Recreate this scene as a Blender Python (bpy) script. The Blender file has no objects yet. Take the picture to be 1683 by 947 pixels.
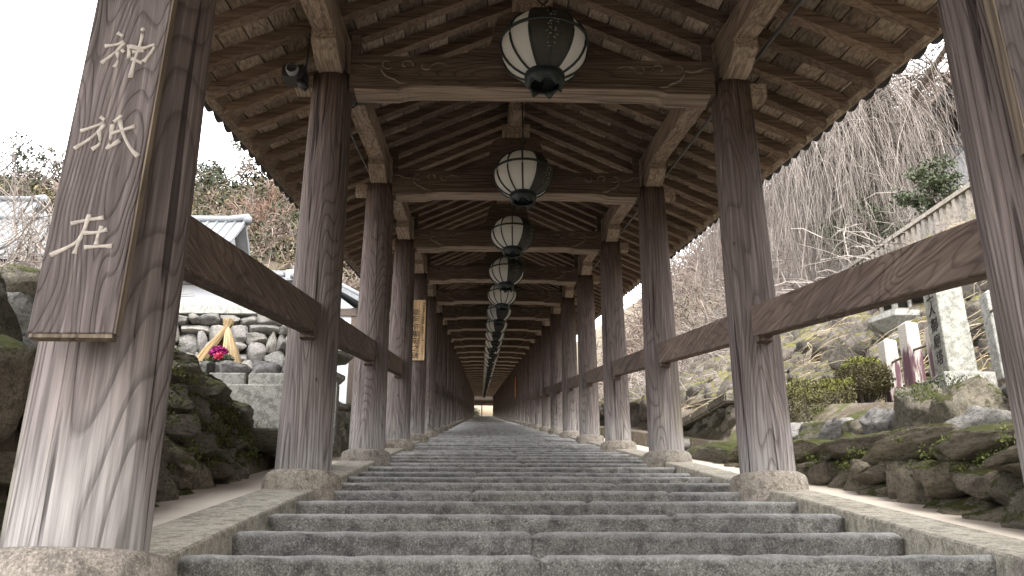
import bpy, bmesh, math, random
import numpy as np
from mathutils import Vector, Matrix, noise

R = random.Random(11)
SC = bpy.context.scene
COL = SC.collection
S = 0.2248            # rise of the stairway per metre forward
BAY = 3.097
Y1 = 2.56             # first pair of pillars in view
XL, XR, XC = -1.096, 1.804, 0.354
NB = 41               # bays

# ------------------------------------------------------------------ camera
cam_d = bpy.data.cameras.new('camera'); cam = bpy.data.objects.new('camera', cam_d); COL.objects.link(cam)
pitch, yaw, roll = .3562, .0345, -.002
cy, sy, cp, sp = math.cos(yaw), math.sin(yaw), math.cos(pitch), math.sin(pitch)
F = Vector((sy*cp, cy*cp, sp)); R0 = Vector((cy, -sy, 0)); U0 = R0.cross(F)
RV = math.cos(roll)*R0 + math.sin(roll)*U0; UV = -math.sin(roll)*R0 + math.cos(roll)*U0
cam.matrix_world = Matrix(((RV.x, UV.x, -F.x, 0), (RV.y, UV.y, -F.y, 0), (RV.z, UV.z, -F.z, 0), (0, 0, 0, 1)))
cam_d.sensor_width = 36; cam_d.lens = 36*1509.6/1683; cam_d.clip_start = .05; cam_d.clip_end = 3000
SC.camera = cam

# ------------------------------------------------------------------ world, sun, exposure
W = bpy.data.worlds.new('World'); SC.world = W; W.use_nodes = True
wn, wl = W.node_tree.nodes, W.node_tree.links
for n in list(wn): wn.remove(n)
sky = wn.new('ShaderNodeTexSky'); sky.sky_type = 'NISHITA'; sky.sun_disc = False
SUN_EL, SUN_AZ = math.radians(46), math.radians(158)
sky.sun_elevation = SUN_EL; sky.sun_rotation = SUN_AZ; sky.dust_density = 4; sky.air_density = 1.0
tc = wn.new('ShaderNodeTexCoord'); nz = wn.new('ShaderNodeTexNoise'); nz.inputs['Scale'].default_value = 2.2
nz.inputs['Detail'].default_value = 6
mp = wn.new('ShaderNodeMapping'); mp.inputs['Scale'].default_value = (1, 1, 2.5)
wl.new(tc.outputs['Generated'], mp.inputs[0]); wl.new(mp.outputs[0], nz.inputs['Vector'])
rp = wn.new('ShaderNodeValToRGB'); rp.color_ramp.elements[0].position = .3; rp.color_ramp.elements[0].color = (8.2, 8.3, 8.6, 1)
rp.color_ramp.elements[1].position = .62; rp.color_ramp.elements[1].color = (9.9, 9.8, 9.8, 1)
wl.new(nz.outputs['Fac'], rp.inputs[0])
mx = wn.new('ShaderNodeMix'); mx.data_type = 'RGBA'; mx.inputs[0].default_value = .86
wl.new(sky.outputs[0], mx.inputs[6]); wl.new(rp.outputs[0], mx.inputs[7])
bg = wn.new('ShaderNodeBackground'); bg.inputs['Strength'].default_value = .125
wo = wn.new('ShaderNodeOutputWorld'); wl.new(mx.outputs[2], bg.inputs[0]); wl.new(bg.outputs[0], wo.inputs[0])
sd = bpy.data.lights.new('sun', 'SUN'); so = bpy.data.objects.new('sun', sd); COL.objects.link(so)
sd.energy = 1.2; sd.angle = math.radians(25); sd.color = (1, .96, .9)
# sun direction: azimuth measured from +Y towards +X
sdir = Vector((math.sin(SUN_AZ)*math.cos(SUN_EL), math.cos(SUN_AZ)*math.cos(SUN_EL), math.sin(SUN_EL)))
so.rotation_euler = sdir.to_track_quat('Z', 'Y').to_euler()
SC.view_settings.view_transform = 'Standard'; SC.view_settings.look = 'None'
SC.view_settings.exposure = 2.5; SC.view_settings.gamma = 1
SC.cycles.max_bounces = 8; SC.cycles.diffuse_bounces = 6

# ------------------------------------------------------------------ material helper
class Mat:
    def __init__(s, name, rough=.8, spec=.3, metal=0):
        s.m = bpy.data.materials.new(name); s.m.use_nodes = True
        s.n = s.m.node_tree.nodes; s.l = s.m.node_tree.links
        s.b = s.n['Principled BSDF']; s.b.inputs['Roughness'].default_value = rough
        s.b.inputs['Specular IOR Level'].default_value = spec; s.b.inputs['Metallic'].default_value = metal
        s.tc = s.n.new('ShaderNodeTexCoord'); s.oi = s.n.new('ShaderNodeObjectInfo'); s.geo = s.n.new('ShaderNodeNewGeometry')
        s.co = s.tc.outputs['Object']; s.P = s.geo.outputs['Position']
        s.rnd = s.math('FRACT', s.math('ADD', s.oi.outputs['Random'], s.geo.outputs['Random Per Island']))
    def lk(s, a, sock):
        if hasattr(a, 'links') or hasattr(a, 'is_output'): s.l.new(a, sock)
        else: sock.default_value = a
    def math(s, op, a, b=0.0, c=None, clamp=False):
        n = s.n.new('ShaderNodeMath'); n.operation = op; n.use_clamp = clamp
        s.lk(a, n.inputs[0]); s.lk(b, n.inputs[1])
        if c is not None: s.lk(c, n.inputs[2])
        return n.outputs[0]
    def vmap(s, v, sc=(1, 1, 1), rnd=0):
        n = s.n.new('ShaderNodeVectorMath'); n.operation = 'MULTIPLY'; s.lk(v, n.inputs[0]); n.inputs[1].default_value = sc
        o = n.outputs[0]
        if rnd:
            a = s.n.new('ShaderNodeVectorMath'); a.operation = 'ADD'; s.l.new(o, a.inputs[0])
            c = s.n.new('ShaderNodeCombineXYZ'); k = s.math('MULTIPLY', s.rnd, rnd)
            for i in range(3): s.l.new(k, c.inputs[i])
            s.l.new(c.outputs[0], a.inputs[1]); o = a.outputs[0]
        return o
    def noise(s, v, scale=5, det=4, rough=.55, dist=0):
        n = s.n.new('ShaderNodeTexNoise'); s.lk(v, n.inputs['Vector']); n.inputs['Scale'].default_value = scale
        n.inputs['Detail'].default_value = det; n.inputs['Roughness'].default_value = rough; n.inputs['Distortion'].default_value = dist
        return n.outputs['Fac']
    def vor(s, v, scale=5, out='Distance', feat='F1'):
        n = s.n.new('ShaderNodeTexVoronoi'); n.feature = feat; s.lk(v, n.inputs['Vector']); n.inputs['Scale'].default_value = scale
        return n.outputs[out]
    def ramp(s, f, stops):
        n = s.n.new('ShaderNodeValToRGB'); s.lk(f, n.inputs[0]); e = n.color_ramp.elements
        while len(e) < len(stops): e.new(.5)
        for i, (p, c) in enumerate(stops):
            e[i].position = p; e[i].color = (*(c if isinstance(c, tuple) else (c, c, c)), 1)
        return n.outputs[0]
    def mix(s, f, a, b, mode='MIX'):
        n = s.n.new('ShaderNodeMix'); n.data_type = 'RGBA'; n.blend_type = mode; s.lk(f, n.inputs[0])
        for v, i in ((a, 6), (b, 7)): s.lk((*v, 1) if isinstance(v, tuple) else v, n.inputs[i])
        return n.outputs[2]
    def mrange(s, v, a, b, c=0., d=1.):
        n = s.n.new('ShaderNodeMapRange'); s.lk(v, n.inputs[0])
        for i, x in enumerate((a, b, c, d)): n.inputs[i+1].default_value = x
        return n.outputs[0]
    def sep(s, v):
        n = s.n.new('ShaderNodeSeparateXYZ'); s.lk(v, n.inputs[0]); return n.outputs
    def bump(s, h, strength=.5, dist=.01):
        n = s.n.new('ShaderNodeBump'); n.inputs['Strength'].default_value = strength; n.inputs['Distance'].default_value = dist
        s.lk(h, n.inputs['Height'])
        if s.b.inputs['Normal'].is_linked: s.l.new(s.b.inputs['Normal'].links[0].from_socket, n.inputs['Normal'])
        s.l.new(n.outputs[0], s.b.inputs['Normal'])
    def col(s, c):
        s.lk((*c, 1) if isinstance(c, tuple) else c, s.b.inputs['Base Color']); return s.m

def grain(M, axis, freq=13, sc=(2.4, .42), rnd=17):
    """contour-line grain running along one axis"""
    k = [sc[0]]*3; k[axis] = sc[1]
    v = M.vmap(M.co, tuple(k), rnd)
    f = M.noise(v, 1.0, 1.6, .45, .35)
    sx_ = M.sep(M.co); f = M.math('ADD', f, M.math('MULTIPLY', sx_[0 if axis else 2], .55))
    f = M.math('ADD', f, M.math('MULTIPLY', sx_[1 if axis == 2 else 2], .35))
    b = M.math('FRACT', M.math('MULTIPLY', f, freq))
    k2 = [60.]*3; k2[axis] = 2.0
    fine = M.noise(M.vmap(M.co, tuple(k2), rnd), 1, 3, .6)
    line = M.ramp(b, [(0, .15), (.07, .35), (.22, .85), (.6, 1.), (.93, .8), (1, .15)])
    return line, fine

def wood(name, axis, c1, c2, freq=11, sc=(3.2, .45), var=.35, weather=None, rough=.85, cont=.58, crack=0.):
    M = Mat(name, rough, .2)
    line, fine = grain(M, axis, freq, sc)
    tone = M.noise(M.vmap(M.co, (1.3, 1.3, 1.3), 9), 1.5, 3)
    base = M.mix(M.mrange(tone, .3, .7), c1, c2)
    if weather:
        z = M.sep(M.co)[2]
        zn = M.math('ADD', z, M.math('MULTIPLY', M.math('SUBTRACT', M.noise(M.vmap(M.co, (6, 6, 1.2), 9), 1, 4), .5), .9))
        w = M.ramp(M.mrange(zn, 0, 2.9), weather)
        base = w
        base = M.mix(M.mrange(M.noise(M.vmap(M.co, (9, 9, .7), 31), 1, 4), .35, .75, 0, .38), base, (.10, .085, .09))
        mossf = M.math('MULTIPLY', M.mrange(M.noise(M.vmap(M.co, (3, 3, 1), 77), 1, 3), .60, .74), M.mrange(z, .9, .1))
        base = M.mix(M.math('MULTIPLY', mossf, .55), base, (.19, .2, .11))
    c = M.mix(M.math('MULTIPLY', M.math('SUBTRACT', 1.0, line), cont), base, (.028, .02, .018))
    c = M.mix(M.mrange(fine, .42, .66, .0, .55), c, (.035, .026, .024))
    c = M.mix(M.mrange(fine, .42, .28, .0, .30), c, M.mix(.5, c, (.55, .48, .43)))
    if crack:
        k3 = [26.]*3; k3[axis] = .8
        ck = M.mrange(M.noise(M.vmap(M.co, tuple(k3), 11), 1, 2, .5), .655, .70); c = M.mix(M.math('MULTIPLY', ck, crack), c, (.018, .013, .012))
        M.bump(M.math('SUBTRACT', 1.0, ck), .8, .012)
        kn = M.mrange(M.vor(M.vmap(M.co, (3, 3, 1.6), 29), 1.6), .05, .02); c = M.mix(M.math('MULTIPLY', kn, .8), c, (.03, .02, .016))
    if var:
        c = M.mix(1.0, c, M.ramp(M.rnd, [(0, 1-var), (1, 1.)]), 'MULTIPLY')
    M.bump(line, .7, .008); M.bump(fine, .5, .006)
    # drying checks
    return M.col(c)

def Z(y, h): return S*y + h

MAT = {}
MAT['post'] = wood('weathered_pillar_wood', 2, (.2, .16, .15), (.16, .12, .12), 30, (2.7, .42), .12,
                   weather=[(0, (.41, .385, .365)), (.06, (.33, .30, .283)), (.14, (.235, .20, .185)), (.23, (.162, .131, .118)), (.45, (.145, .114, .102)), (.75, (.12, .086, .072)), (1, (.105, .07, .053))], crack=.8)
MAT['beam'] = wood('dark_beam_wood', 0, (.165, .12, .09), (.125, .09, .066), 16, (4, .5), .2)
MAT['carve'] = wood('carved_ridge_wood', 0, (.30, .24, .19), (.24, .19, .15), 9, (4, .5), .1)
MAT['purlin'] = wood('purlin_wood', 1, (.42, .32, .25), (.32, .24, .185), 9, (5, .6), .15)
MAT['rail'] = wood('rail_wood', 1, (.19, .138, .108), (.135, .097, .078), 21, (4.5, .7), .15, crack=.5)
MAT['bracket'] = wood('bracket_wood', 1, (.46, .36, .285), (.36, .28, .22), 9, (6, 1.0), .2, cont=.4)
MAT['rafter'] = wood('rafter_wood', 0, (.30, .215, .16), (.19, .132, .098), 8, (7, .6), .4, cont=.35)
MAT['board'] = wood('roof_board_wood', 1, (.56, .45, .355), (.25, .185, .14), 9, (7, .35), .62, cont=.3)
MAT['soffit'] = wood('soffit_bounce_tint', 0, (.44, .34, .27), (.34, .26, .20), 8, (4, .5), .15)  # paler than the beam: bounced light put into the soffit colour

def stone(name, c1, c2, spot=.5, moss=0., scale=1., bumpd=.012, mosscol=(.085, .092, .03), lich=.3, var=.3, rough=.95):
    M = Mat(name, rough, .15)
    v = M.vmap(M.co, (1, 1, 1), 23)
    big = M.noise(v, 2.2*scale, 5, .6); med = M.noise(v, 14*scale, 6, .7); fine = M.noise(v, 130*scale, 3, .7)
    c = M.mix(M.mrange(big, .3, .7), c1, c2)
    c = M.mix(M.mrange(med, .47, .60, 0, .68), c, tuple(x*.36 for x in c1))
    c = M.mix(M.mrange(M.noise(v, 31*scale, 5, .8), .54, .66, 0, .5), c, tuple(min(1, x*1.5) for x in c2))
    c = M.mix(M.mrange(M.noise(v, 48*scale, 4, .8), .52, .64, 0, .55), c, tuple(x*.25 for x in c1))
    c = M.mix(M.mrange(fine, .44, .68, 0, spot), c, tuple(x*.22 for x in c1))
    c = M.mix(M.mrange(fine, .42, .26, 0, spot*.8), c, tuple(min(1, x*1.7) for x in c2))
    if lich: c = M.mix(M.mrange(M.noise(v, 7*scale, 5, .75), .60, .68, 0, lich), c, (.42, .43, .40))
    if var: c = M.mix(1.0, c, M.ramp(M.rnd, [(0, (1-var, 1-var, 1-var)), (.5, (1, .97, .92)), (1, (1-.4*var, .98-.4*var, 1-.4*var))]), 'MULTIPLY')
    if moss:
        nz_ = M.sep(M.geo.outputs['Normal'])[2]
        mf = M.math('ADD', M.math('MULTIPLY', nz_, .34), M.noise(v, 3.4*scale, 5, .68))
        mf = M.math('ADD', mf, M.math('MULTIPLY', M.math('SUBTRACT', M.noise(v, 24*scale, 4, .8), .5), .42))
        mf = M.mrange(mf, .86-moss*.32, .95-moss*.32)
        mc = M.mix(M.noise(M.P, 34, 3, .7), tuple(x*.4 for x in mosscol), tuple(x*1.7 for x in mosscol))
        c = M.mix(mf, c, mc)
        M.bump(M.math('MULTIPLY', mf, M.noise(M.P, 60, 3, .8)), .6, .02)
    M.bump(M.noise(v, 6*scale, 8, .75), 1.0, bumpd*1.6); M.bump(med, .9, bumpd); M.bump(fine, .6, bumpd*.4)
    return M.col(c)

def step_mat():
    m = stone('step_granite', (.20, .195, .182), (.42, .41, .38), .8, 0, 1.1, .034, lich=.3, var=.4)
    nt = m.node_tree; b = nt.nodes['Principled BSDF']; src = b.inputs['Base Color'].links[0].from_socket
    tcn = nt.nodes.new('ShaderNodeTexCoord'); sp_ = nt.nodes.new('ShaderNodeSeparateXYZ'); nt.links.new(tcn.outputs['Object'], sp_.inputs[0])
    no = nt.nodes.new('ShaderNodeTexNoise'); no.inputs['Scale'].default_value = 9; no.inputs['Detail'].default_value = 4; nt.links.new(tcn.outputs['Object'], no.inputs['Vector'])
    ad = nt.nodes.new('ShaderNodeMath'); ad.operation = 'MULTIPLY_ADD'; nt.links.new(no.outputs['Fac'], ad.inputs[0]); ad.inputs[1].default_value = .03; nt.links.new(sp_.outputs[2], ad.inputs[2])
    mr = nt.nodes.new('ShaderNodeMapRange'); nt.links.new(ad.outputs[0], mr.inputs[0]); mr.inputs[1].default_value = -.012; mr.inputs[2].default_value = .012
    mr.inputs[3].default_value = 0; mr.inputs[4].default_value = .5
    mx_ = nt.nodes.new('ShaderNodeMix'); mx_.data_type = 'RGBA'; nt.links.new(mr.outputs[0], mx_.inputs[0]); nt.links.new(src, mx_.inputs[6]); mx_.inputs[7].default_value = (.56, .56, .55, 1)  # paler worn nosing, with its sky highlight put into the colour
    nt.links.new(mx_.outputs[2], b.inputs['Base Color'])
    # darker brown towards the foot of each riser
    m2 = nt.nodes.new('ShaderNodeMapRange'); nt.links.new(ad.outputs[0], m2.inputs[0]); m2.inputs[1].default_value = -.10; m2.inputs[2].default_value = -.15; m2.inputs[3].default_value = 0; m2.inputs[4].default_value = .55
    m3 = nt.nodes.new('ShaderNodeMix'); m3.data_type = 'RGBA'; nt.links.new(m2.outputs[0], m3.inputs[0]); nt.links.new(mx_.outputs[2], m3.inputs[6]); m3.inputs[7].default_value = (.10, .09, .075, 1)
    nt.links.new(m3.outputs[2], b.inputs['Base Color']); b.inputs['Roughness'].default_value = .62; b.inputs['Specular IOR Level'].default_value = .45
    return m
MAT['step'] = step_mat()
MAT['step_old'] = stone('step_granite', (.28, .278, .27), (.40, .392, .372), .55, 0, 1.5, .016, lich=.35, var=.34)
MAT['curb'] = stone('curb_granite', (.33, .31, .265), (.40, .375, .32), .55, 0, 1, .006, lich=.12, var=.12)
MAT['base'] = stone('base_granite', (.28, .25, .215), (.36, .33, .285), .6, 0, 1.1, .006, lich=.1, var=.15)
MAT['mossrock'] = stone('mossy_rock', (.27, .25, .20), (.42, .385, .32), .5, .58, 1, .03, lich=.45, var=.4)
MAT['mossrock_dark'] = stone('dark_mossy_rock', (.25, .225, .175), (.40, .355, .28), .5, .58, 1, .03, lich=.3, var=.4)  # slightly darker than mossrock
MAT['rock'] = stone('dry_grey_rock', (.29, .288, .28), (.42, .41, .385), .35, .05, 1, .02, lich=.35, var=.4)
MAT['slope_rock'] = stone('slope_rock', (.19, .168, .14), (.36, .33, .29), .6, .46, 2.0, .03, (.15, .14, .045), lich=.7, var=.65)
MAT['cut'] = stone('cut_granite', (.34, .34, .315), (.43, .425, .39), .5, .12, 1.2, .004, lich=.35, var=.15)
MAT['monument'] = stone('monument_granite', (.32, .33, .30), (.42, .425, .385), .55, 0, 1.4, .003, lich=.2, var=.05)
MAT['picket'] = stone('fence_stone', (.26, .235, .205), (.34, .31, .275), .3, 0, 1, .004, lich=.3, var=.25)

def simple(name, c, rough=.8, spec=.3, nscale=20, amt=.25, metal=0, bump=.3, dist=.003, rnd=.15):
    M = Mat(name, rough, spec, metal)
    v = M.vmap(M.co, (1, 1, 1), 7)
    f = M.noise(v, nscale, 5, .65)
    k = M.mix(M.mrange(f, .3, .7), tuple(x*(1-amt) for x in c), tuple(min(1, x*(1+amt)) for x in c))
    if rnd: k = M.mix(1.0, k, M.ramp(M.rnd, [(0, 1-rnd), (1, 1.)]), 'MULTIPLY')
    M.bump(f, bump, dist)
    return M.col(k)

def stained():
    M = Mat('purple_stained_granite', .9, .2)
    v = M.vmap(M.co, (9, 9, 1.3), 7)
    f = M.math('ADD', M.noise(v, 1, 5, .7), M.mrange(M.sep(M.co)[2], .62, .35, -.25, .04))
    c = M.mix(M.mrange(M.noise(M.co, 130, 3), .35, .65), (.26, .23, .20), (.5, .46, .42))
    c = M.mix(M.mrange(f, .47, .56), c, (.10, .055, .065))
    M.bump(M.noise(M.co, 60, 5), .5, .004)
    return M.col(c)
MAT['stained'] = stained()
def concrete():
    M = Mat('pale_concrete', .9, .15)
    a = M.noise(M.P, 1.3, 5, .6); b = M.noise(M.P, 220, 3, .7)
    c = M.mix(M.mrange(a, .3, .7), (.46, .40, .34), (.55, .49, .42))
    c = M.mix(M.mrange(b, .45, .7, 0, .5), c, (.26, .23, .2))
    c = M.mix(M.mrange(M.noise(M.P, 5, 6, .75), .56, .74, 0, .4), c, (.30, .27, .23))
    M.bump(b, .3, .003); return M.col(c)
MAT['concrete'] = concrete()
def plaster():
    M = Mat('white_plaster', .9, .15)
    a = M.noise(M.vmap(M.P, (1, 1, .25)), 3, 5, .7)
    c = M.mix(M.mrange(a, .45, .75), (.50, .515, .54), (.40, .41, .43)); M.bump(a, .1, .01); return M.col(c)
MAT['plaster'] = plaster()
MAT['timber'] = simple('dark_timber', (.07, .055, .045), .8, .2, 30, .3)
MAT['tile'] = simple('grey_roof_tile', (.16, .17, .18), .55, .4, 30, .35, rnd=.3)
MAT['tile_old'] = simple('dark_roof_tile', (.045, .045, .048), .7, .3, 30, .35, rnd=.3)
MAT['iron'] = simple('dark_green_iron', (.022, .030, .030), .5, .5, 40, .4, .3, rnd=0)
MAT['tag'] = simple('dark_tag_panel', (.032, .03, .026), .6, .4, 30, .3, rnd=0)
MAT['black'] = simple('black_plastic', (.02, .02, .022), .45, .5, 20, .1, rnd=0)
MAT['cable'] = simple('grey_conduit', (.05, .05, .055), .5, .4, 10, .1, rnd=0)
MAT['lens'] = simple('camera_lens_ring', (.22, .23, .25), .3, .6, 10, .1, rnd=0)
MAT['brass'] = simple('old_brass_strip', (.10, .075, .05), .6, .4, 30, .3, rnd=0)
MAT['bulb'] = simple('pale_inscription', (.30, .27, .22), .7, .4, 60, .3, rnd=0)
MAT['boardsign'] = wood('signboard_wood', 2, (.095, .078, .073), (.13, .107, .10), 26, (5.5, 1.0), 0)
MAT['edgewood'] = wood('pale_board_edge', 2, (.20, .155, .105), (.14, .11, .08), 8, (4, .6), 0)
MAT['stroke'] = simple('pale_carved_stroke', (.33, .295, .255), .9, .1, 50, .3, rnd=0)
MAT['newsign'] = wood('new_cedar', 2, (.72, .49, .27), (.66, .43, .23), 5, (5, .5), 0)
MAT['ink'] = simple('black_ink', (.02, .018, .017), .6, .3, 20, .1, rnd=0, bump=0)
MAT['soil'] = simple('earth', (.13, .105, .08), .95, .1, 5, .4, bump=.6, dist=.04, rnd=0)
MAT['earth_tan'] = simple('tan_earth', (.30, .245, .18), .95, .1, 2, .5, bump=.6, dist=.04, rnd=0)
MAT['dark'] = simple('dark_gap_fill', (.028, .025, .02), .95, .1, 8, .3, rnd=0)  # near-black fill for hollows and behind stone joints
MAT['straw'] = simple('straw', (.46, .345, .20), .9, .2, 8, .3, rnd=.45)
MAT['leaf'] = simple('green_leaf', (.062, .080, .036), .6, .3, 4, .4, rnd=.6)
MAT['leaf_moss'] = simple('moss_leaf', (.13, .15, .045), .8, .1, 12, .4, rnd=.6)
MAT['leaf_dark'] = simple('evergreen_leaf', (.048, .058, .03), .7, .2, 2, .4, rnd=.6)
MAT['leaf_olive'] = simple('olive_leaf', (.11, .10, .045), .7, .2, 6, .4, rnd=.5)
MAT['leaf_olive_dull'] = simple('dull_olive_leaf', (.125, .105, .06), .8, .1, 2, .4, rnd=.5)
MAT['top_leaf'] = simple('bright_top_leaf', (.18, .19, .05), .9, .1, 12, .4, rnd=.5)  # brighter leaf colour for the tops of clipped bushes
MAT['leaf_yel'] = simple('pine_needles', (.13, .16, .05), .7, .2, 3, .4, rnd=.5)
MAT['bark'] = simple('bark', (.10, .08, .065), .9, .1, 12, .4, bump=.8, dist=.02)
MAT['twig_pale'] = simple('pale_twig', (.33, .29, .26), .9, .1, 3, .3, rnd=.6)
MAT['twig_brown'] = simple('brown_twig', (.21, .165, .14), .9, .1, 2, .4, rnd=.6)
MAT['twig_red'] = simple('russet_twig', (.18, .115, .085), .9, .1, 2, .4, rnd=.5)
MAT['twig_dark'] = simple('dark_twig', (.12, .10, .09), .9, .1, 2, .4, rnd=.4)
MAT['dry'] = simple('dry_grass', (.40, .33, .22), .9, .1, 5, .3, rnd=.5)
MAT['litter'] = simple('fallen_leaf', (.20, .13, .075), .9, .1, 4, .4, rnd=.6)
MAT['petal'] = simple('magenta_petal', (.34, .02, .17), .6, .3, 20, .4, rnd=.4)
MAT['petal_red'] = simple('pink_petal', (.62, .05, .12), .6, .3, 20, .4, rnd=.4)
MAT['orange'] = simple('orange_paint', (.55, .22, .05), .6, .3, 20, .2, rnd=0)
MAT['red'] = simple('red_cloth', (.5, .05, .05), .8, .2, 20, .2, rnd=0)
def paper():
    M = Mat('white_lantern_panel', .55, .35); f = M.noise(M.co, 4, 4)
    M.col(M.mix(f, (.88, .87, .85), (.93, .925, .91)))
    tr_ = M.n.new('ShaderNodeBsdfTranslucent'); tr_.inputs[0].default_value = (.92, .90, .86, 1); ms = M.n.new('ShaderNodeMixShader'); ms.inputs[0].default_value = .5
    M.l.new(M.b.outputs[0], ms.inputs[1]); M.l.new(tr_.outputs[0], ms.inputs[2]); M.l.new(ms.outputs[0], M.n['Material Output'].inputs[0]); return M.m
MAT['paper'] = paper()

# ------------------------------------------------------------------ mesh helpers
class MB:
    def __init__(s): s.v = []; s.f = []; s.sm = []
    def add(s, vs, fs, smooth=False):
        o = len(s.v); s.v += [tuple(v) for v in vs]; s.f += [tuple(i+o for i in f) for f in fs]; s.sm += [smooth]*len(fs); return s
    def box(s, a, b, shear=False, bev=0):
        x0, y0, z0 = a; x1, y1, z1 = b
        k = S if shear else 0
        vs = [(x, y, z+k*y) for x in (x0, x1) for y in (y0, y1) for z in (z0, z1)]
        return s.add(vs, [(0, 1, 3, 2), (4, 6, 7, 5), (0, 4, 5, 1), (2, 3, 7, 6), (0, 2, 6, 4), (1, 5, 7, 3)])
    def prism(s, pts, axis, a, b):
        """extrude a closed 2-D outline; axis 1: pts=(x,z); axis 0: pts=(y,z); axis 2: pts=(x,y)"""
        def P(p, t): return {0: (t, p[0], p[1]), 1: (p[0], t, p[1]), 2: (p[0], p[1], t)}[axis]
        n = len(pts); vs = [P(p, a) for p in pts]+[P(p, b) for p in pts]
        fs = [tuple(range(n)), tuple(range(2*n-1, n-1, -1))]+[(i, i+n, (i+1) % n+n, (i+1) % n) for i in range(n)]
        return s.add(vs, fs)
    def tube(s, pts, r, n=6, smooth=True, cap=True):
        pts = [Vector(p) for p in pts]; m = len(pts)
        rs = r if isinstance(r, (list, tuple)) else [r]*m
        up = Vector((0, 0, 1)); vs = []
        for i, p in enumerate(pts):
            d = (pts[min(i+1, m-1)]-pts[max(i-1, 0)]); d = d.normalized() if d.length > 1e-9 else Vector((0, 0, 1))
            u = d.cross(up); u = u.normalized() if u.length > 1e-3 else Vector((1, 0, 0)); w = u.cross(d)
            for k in range(n):
                a = 2*math.pi*k/n; vs.append(p+(u*math.cos(a)+w*math.sin(a))*rs[i])
        fs = [(i*n+k, i*n+(k+1) % n, (i+1)*n+(k+1) % n, (i+1)*n+k) for i in range(m-1) for k in range(n)]
        if cap and n > 3: fs += [tuple(range(n-1, -1, -1)), tuple((m-1)*n+k for k in range(n))]
        return s.add(vs, fs, smooth)
    def lathe(s, prof, n=20, c=(0, 0, 0), smooth=True, cap=True, jag=None):
        vs = []
        for i, (r, z) in enumerate(prof):
            for k in range(n):
                a = 2*math.pi*k/n; rr, zz = (r, z) if jag is None else jag(r, z, i, k)
                vs.append((c[0]+rr*math.cos(a), c[1]+rr*math.sin(a), c[2]+zz))
        m = len(prof)
        fs = [(i*n+k, i*n+(k+1) % n, (i+1)*n+(k+1) % n, (i+1)*n+k) for i in range(m-1) for k in range(n)]
        if cap: fs += [tuple(range(n-1, -1, -1)), tuple((m-1)*n+k for k in range(n))]
        return s.add(vs, fs, smooth)
    def mesh(s, name, recalc=True):
        me = bpy.data.meshes.new(name); me.from_pydata(s.v, [], s.f)
        me.polygons.foreach_set('use_smooth', s.sm)
        if recalc and len(s.f) < 60000:
            bm = bmesh.new(); bm.from_mesh(me); bmesh.ops.recalc_face_normals(bm, faces=bm.faces); bm.to_mesh(me); bm.free()
        me.update(); return me

def ob(name, mesh, mat, parent=None, loc=(0, 0, 0), rot=None, scale=None):
    if isinstance(mesh, MB): mesh = mesh.mesh(name)
    if mat is not None and len(mesh.materials) == 0: mesh.materials.append(MAT[mat] if isinstance(mat, str) else mat)
    o = bpy.data.objects.new(name, mesh); COL.objects.link(o); o.location = loc
    if rot: o.rotation_euler = rot
    if scale: o.scale = scale
    if parent: o.parent = parent
    return o
def thing(name, label, cat, loc=(0, 0, 0), group=None, rz=0):
    o = bpy.data.objects.new(name, None); COL.objects.link(o); o.location = loc; o.rotation_euler = (0, 0, rz)
    return tag(o, label, cat, group)
def tag(o, label=None, cat=None, group=None, kind=None):
    if label: o['label'] = label
    if cat: o['category'] = cat
    if group: o['group'] = group
    if kind: o['kind'] = kind
    return o
def bevel(me, w=.006, seg=1):
    bm = bmesh.new(); bm.from_mesh(me)
    bmesh.ops.bevel(bm, geom=bm.edges[:], offset=w, segments=seg, affect='EDGES', clamp_overlap=True)
    bm.to_mesh(me); bm.free(); return me
ORD = ['first', 'second', 'third', 'fourth', 'fifth', 'sixth', 'seventh', 'eighth', 'ninth', 'tenth', 'eleventh', 'twelfth', 'thirteenth', 'fourteenth', 'fifteenth', 'sixteenth',
       'seventeenth', 'eighteenth', 'nineteenth', 'twentieth']+['twenty-'+w for w in ('first', 'second', 'third', 'fourth', 'fifth', 'sixth', 'seventh', 'eighth', 'ninth')]+['thirtieth'] + \
      ['thirty-'+w for w in ('first', 'second', 'third', 'fourth', 'fifth', 'sixth', 'seventh', 'eighth', 'ninth')]+['fortieth', 'forty-first', 'forty-second']

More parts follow.
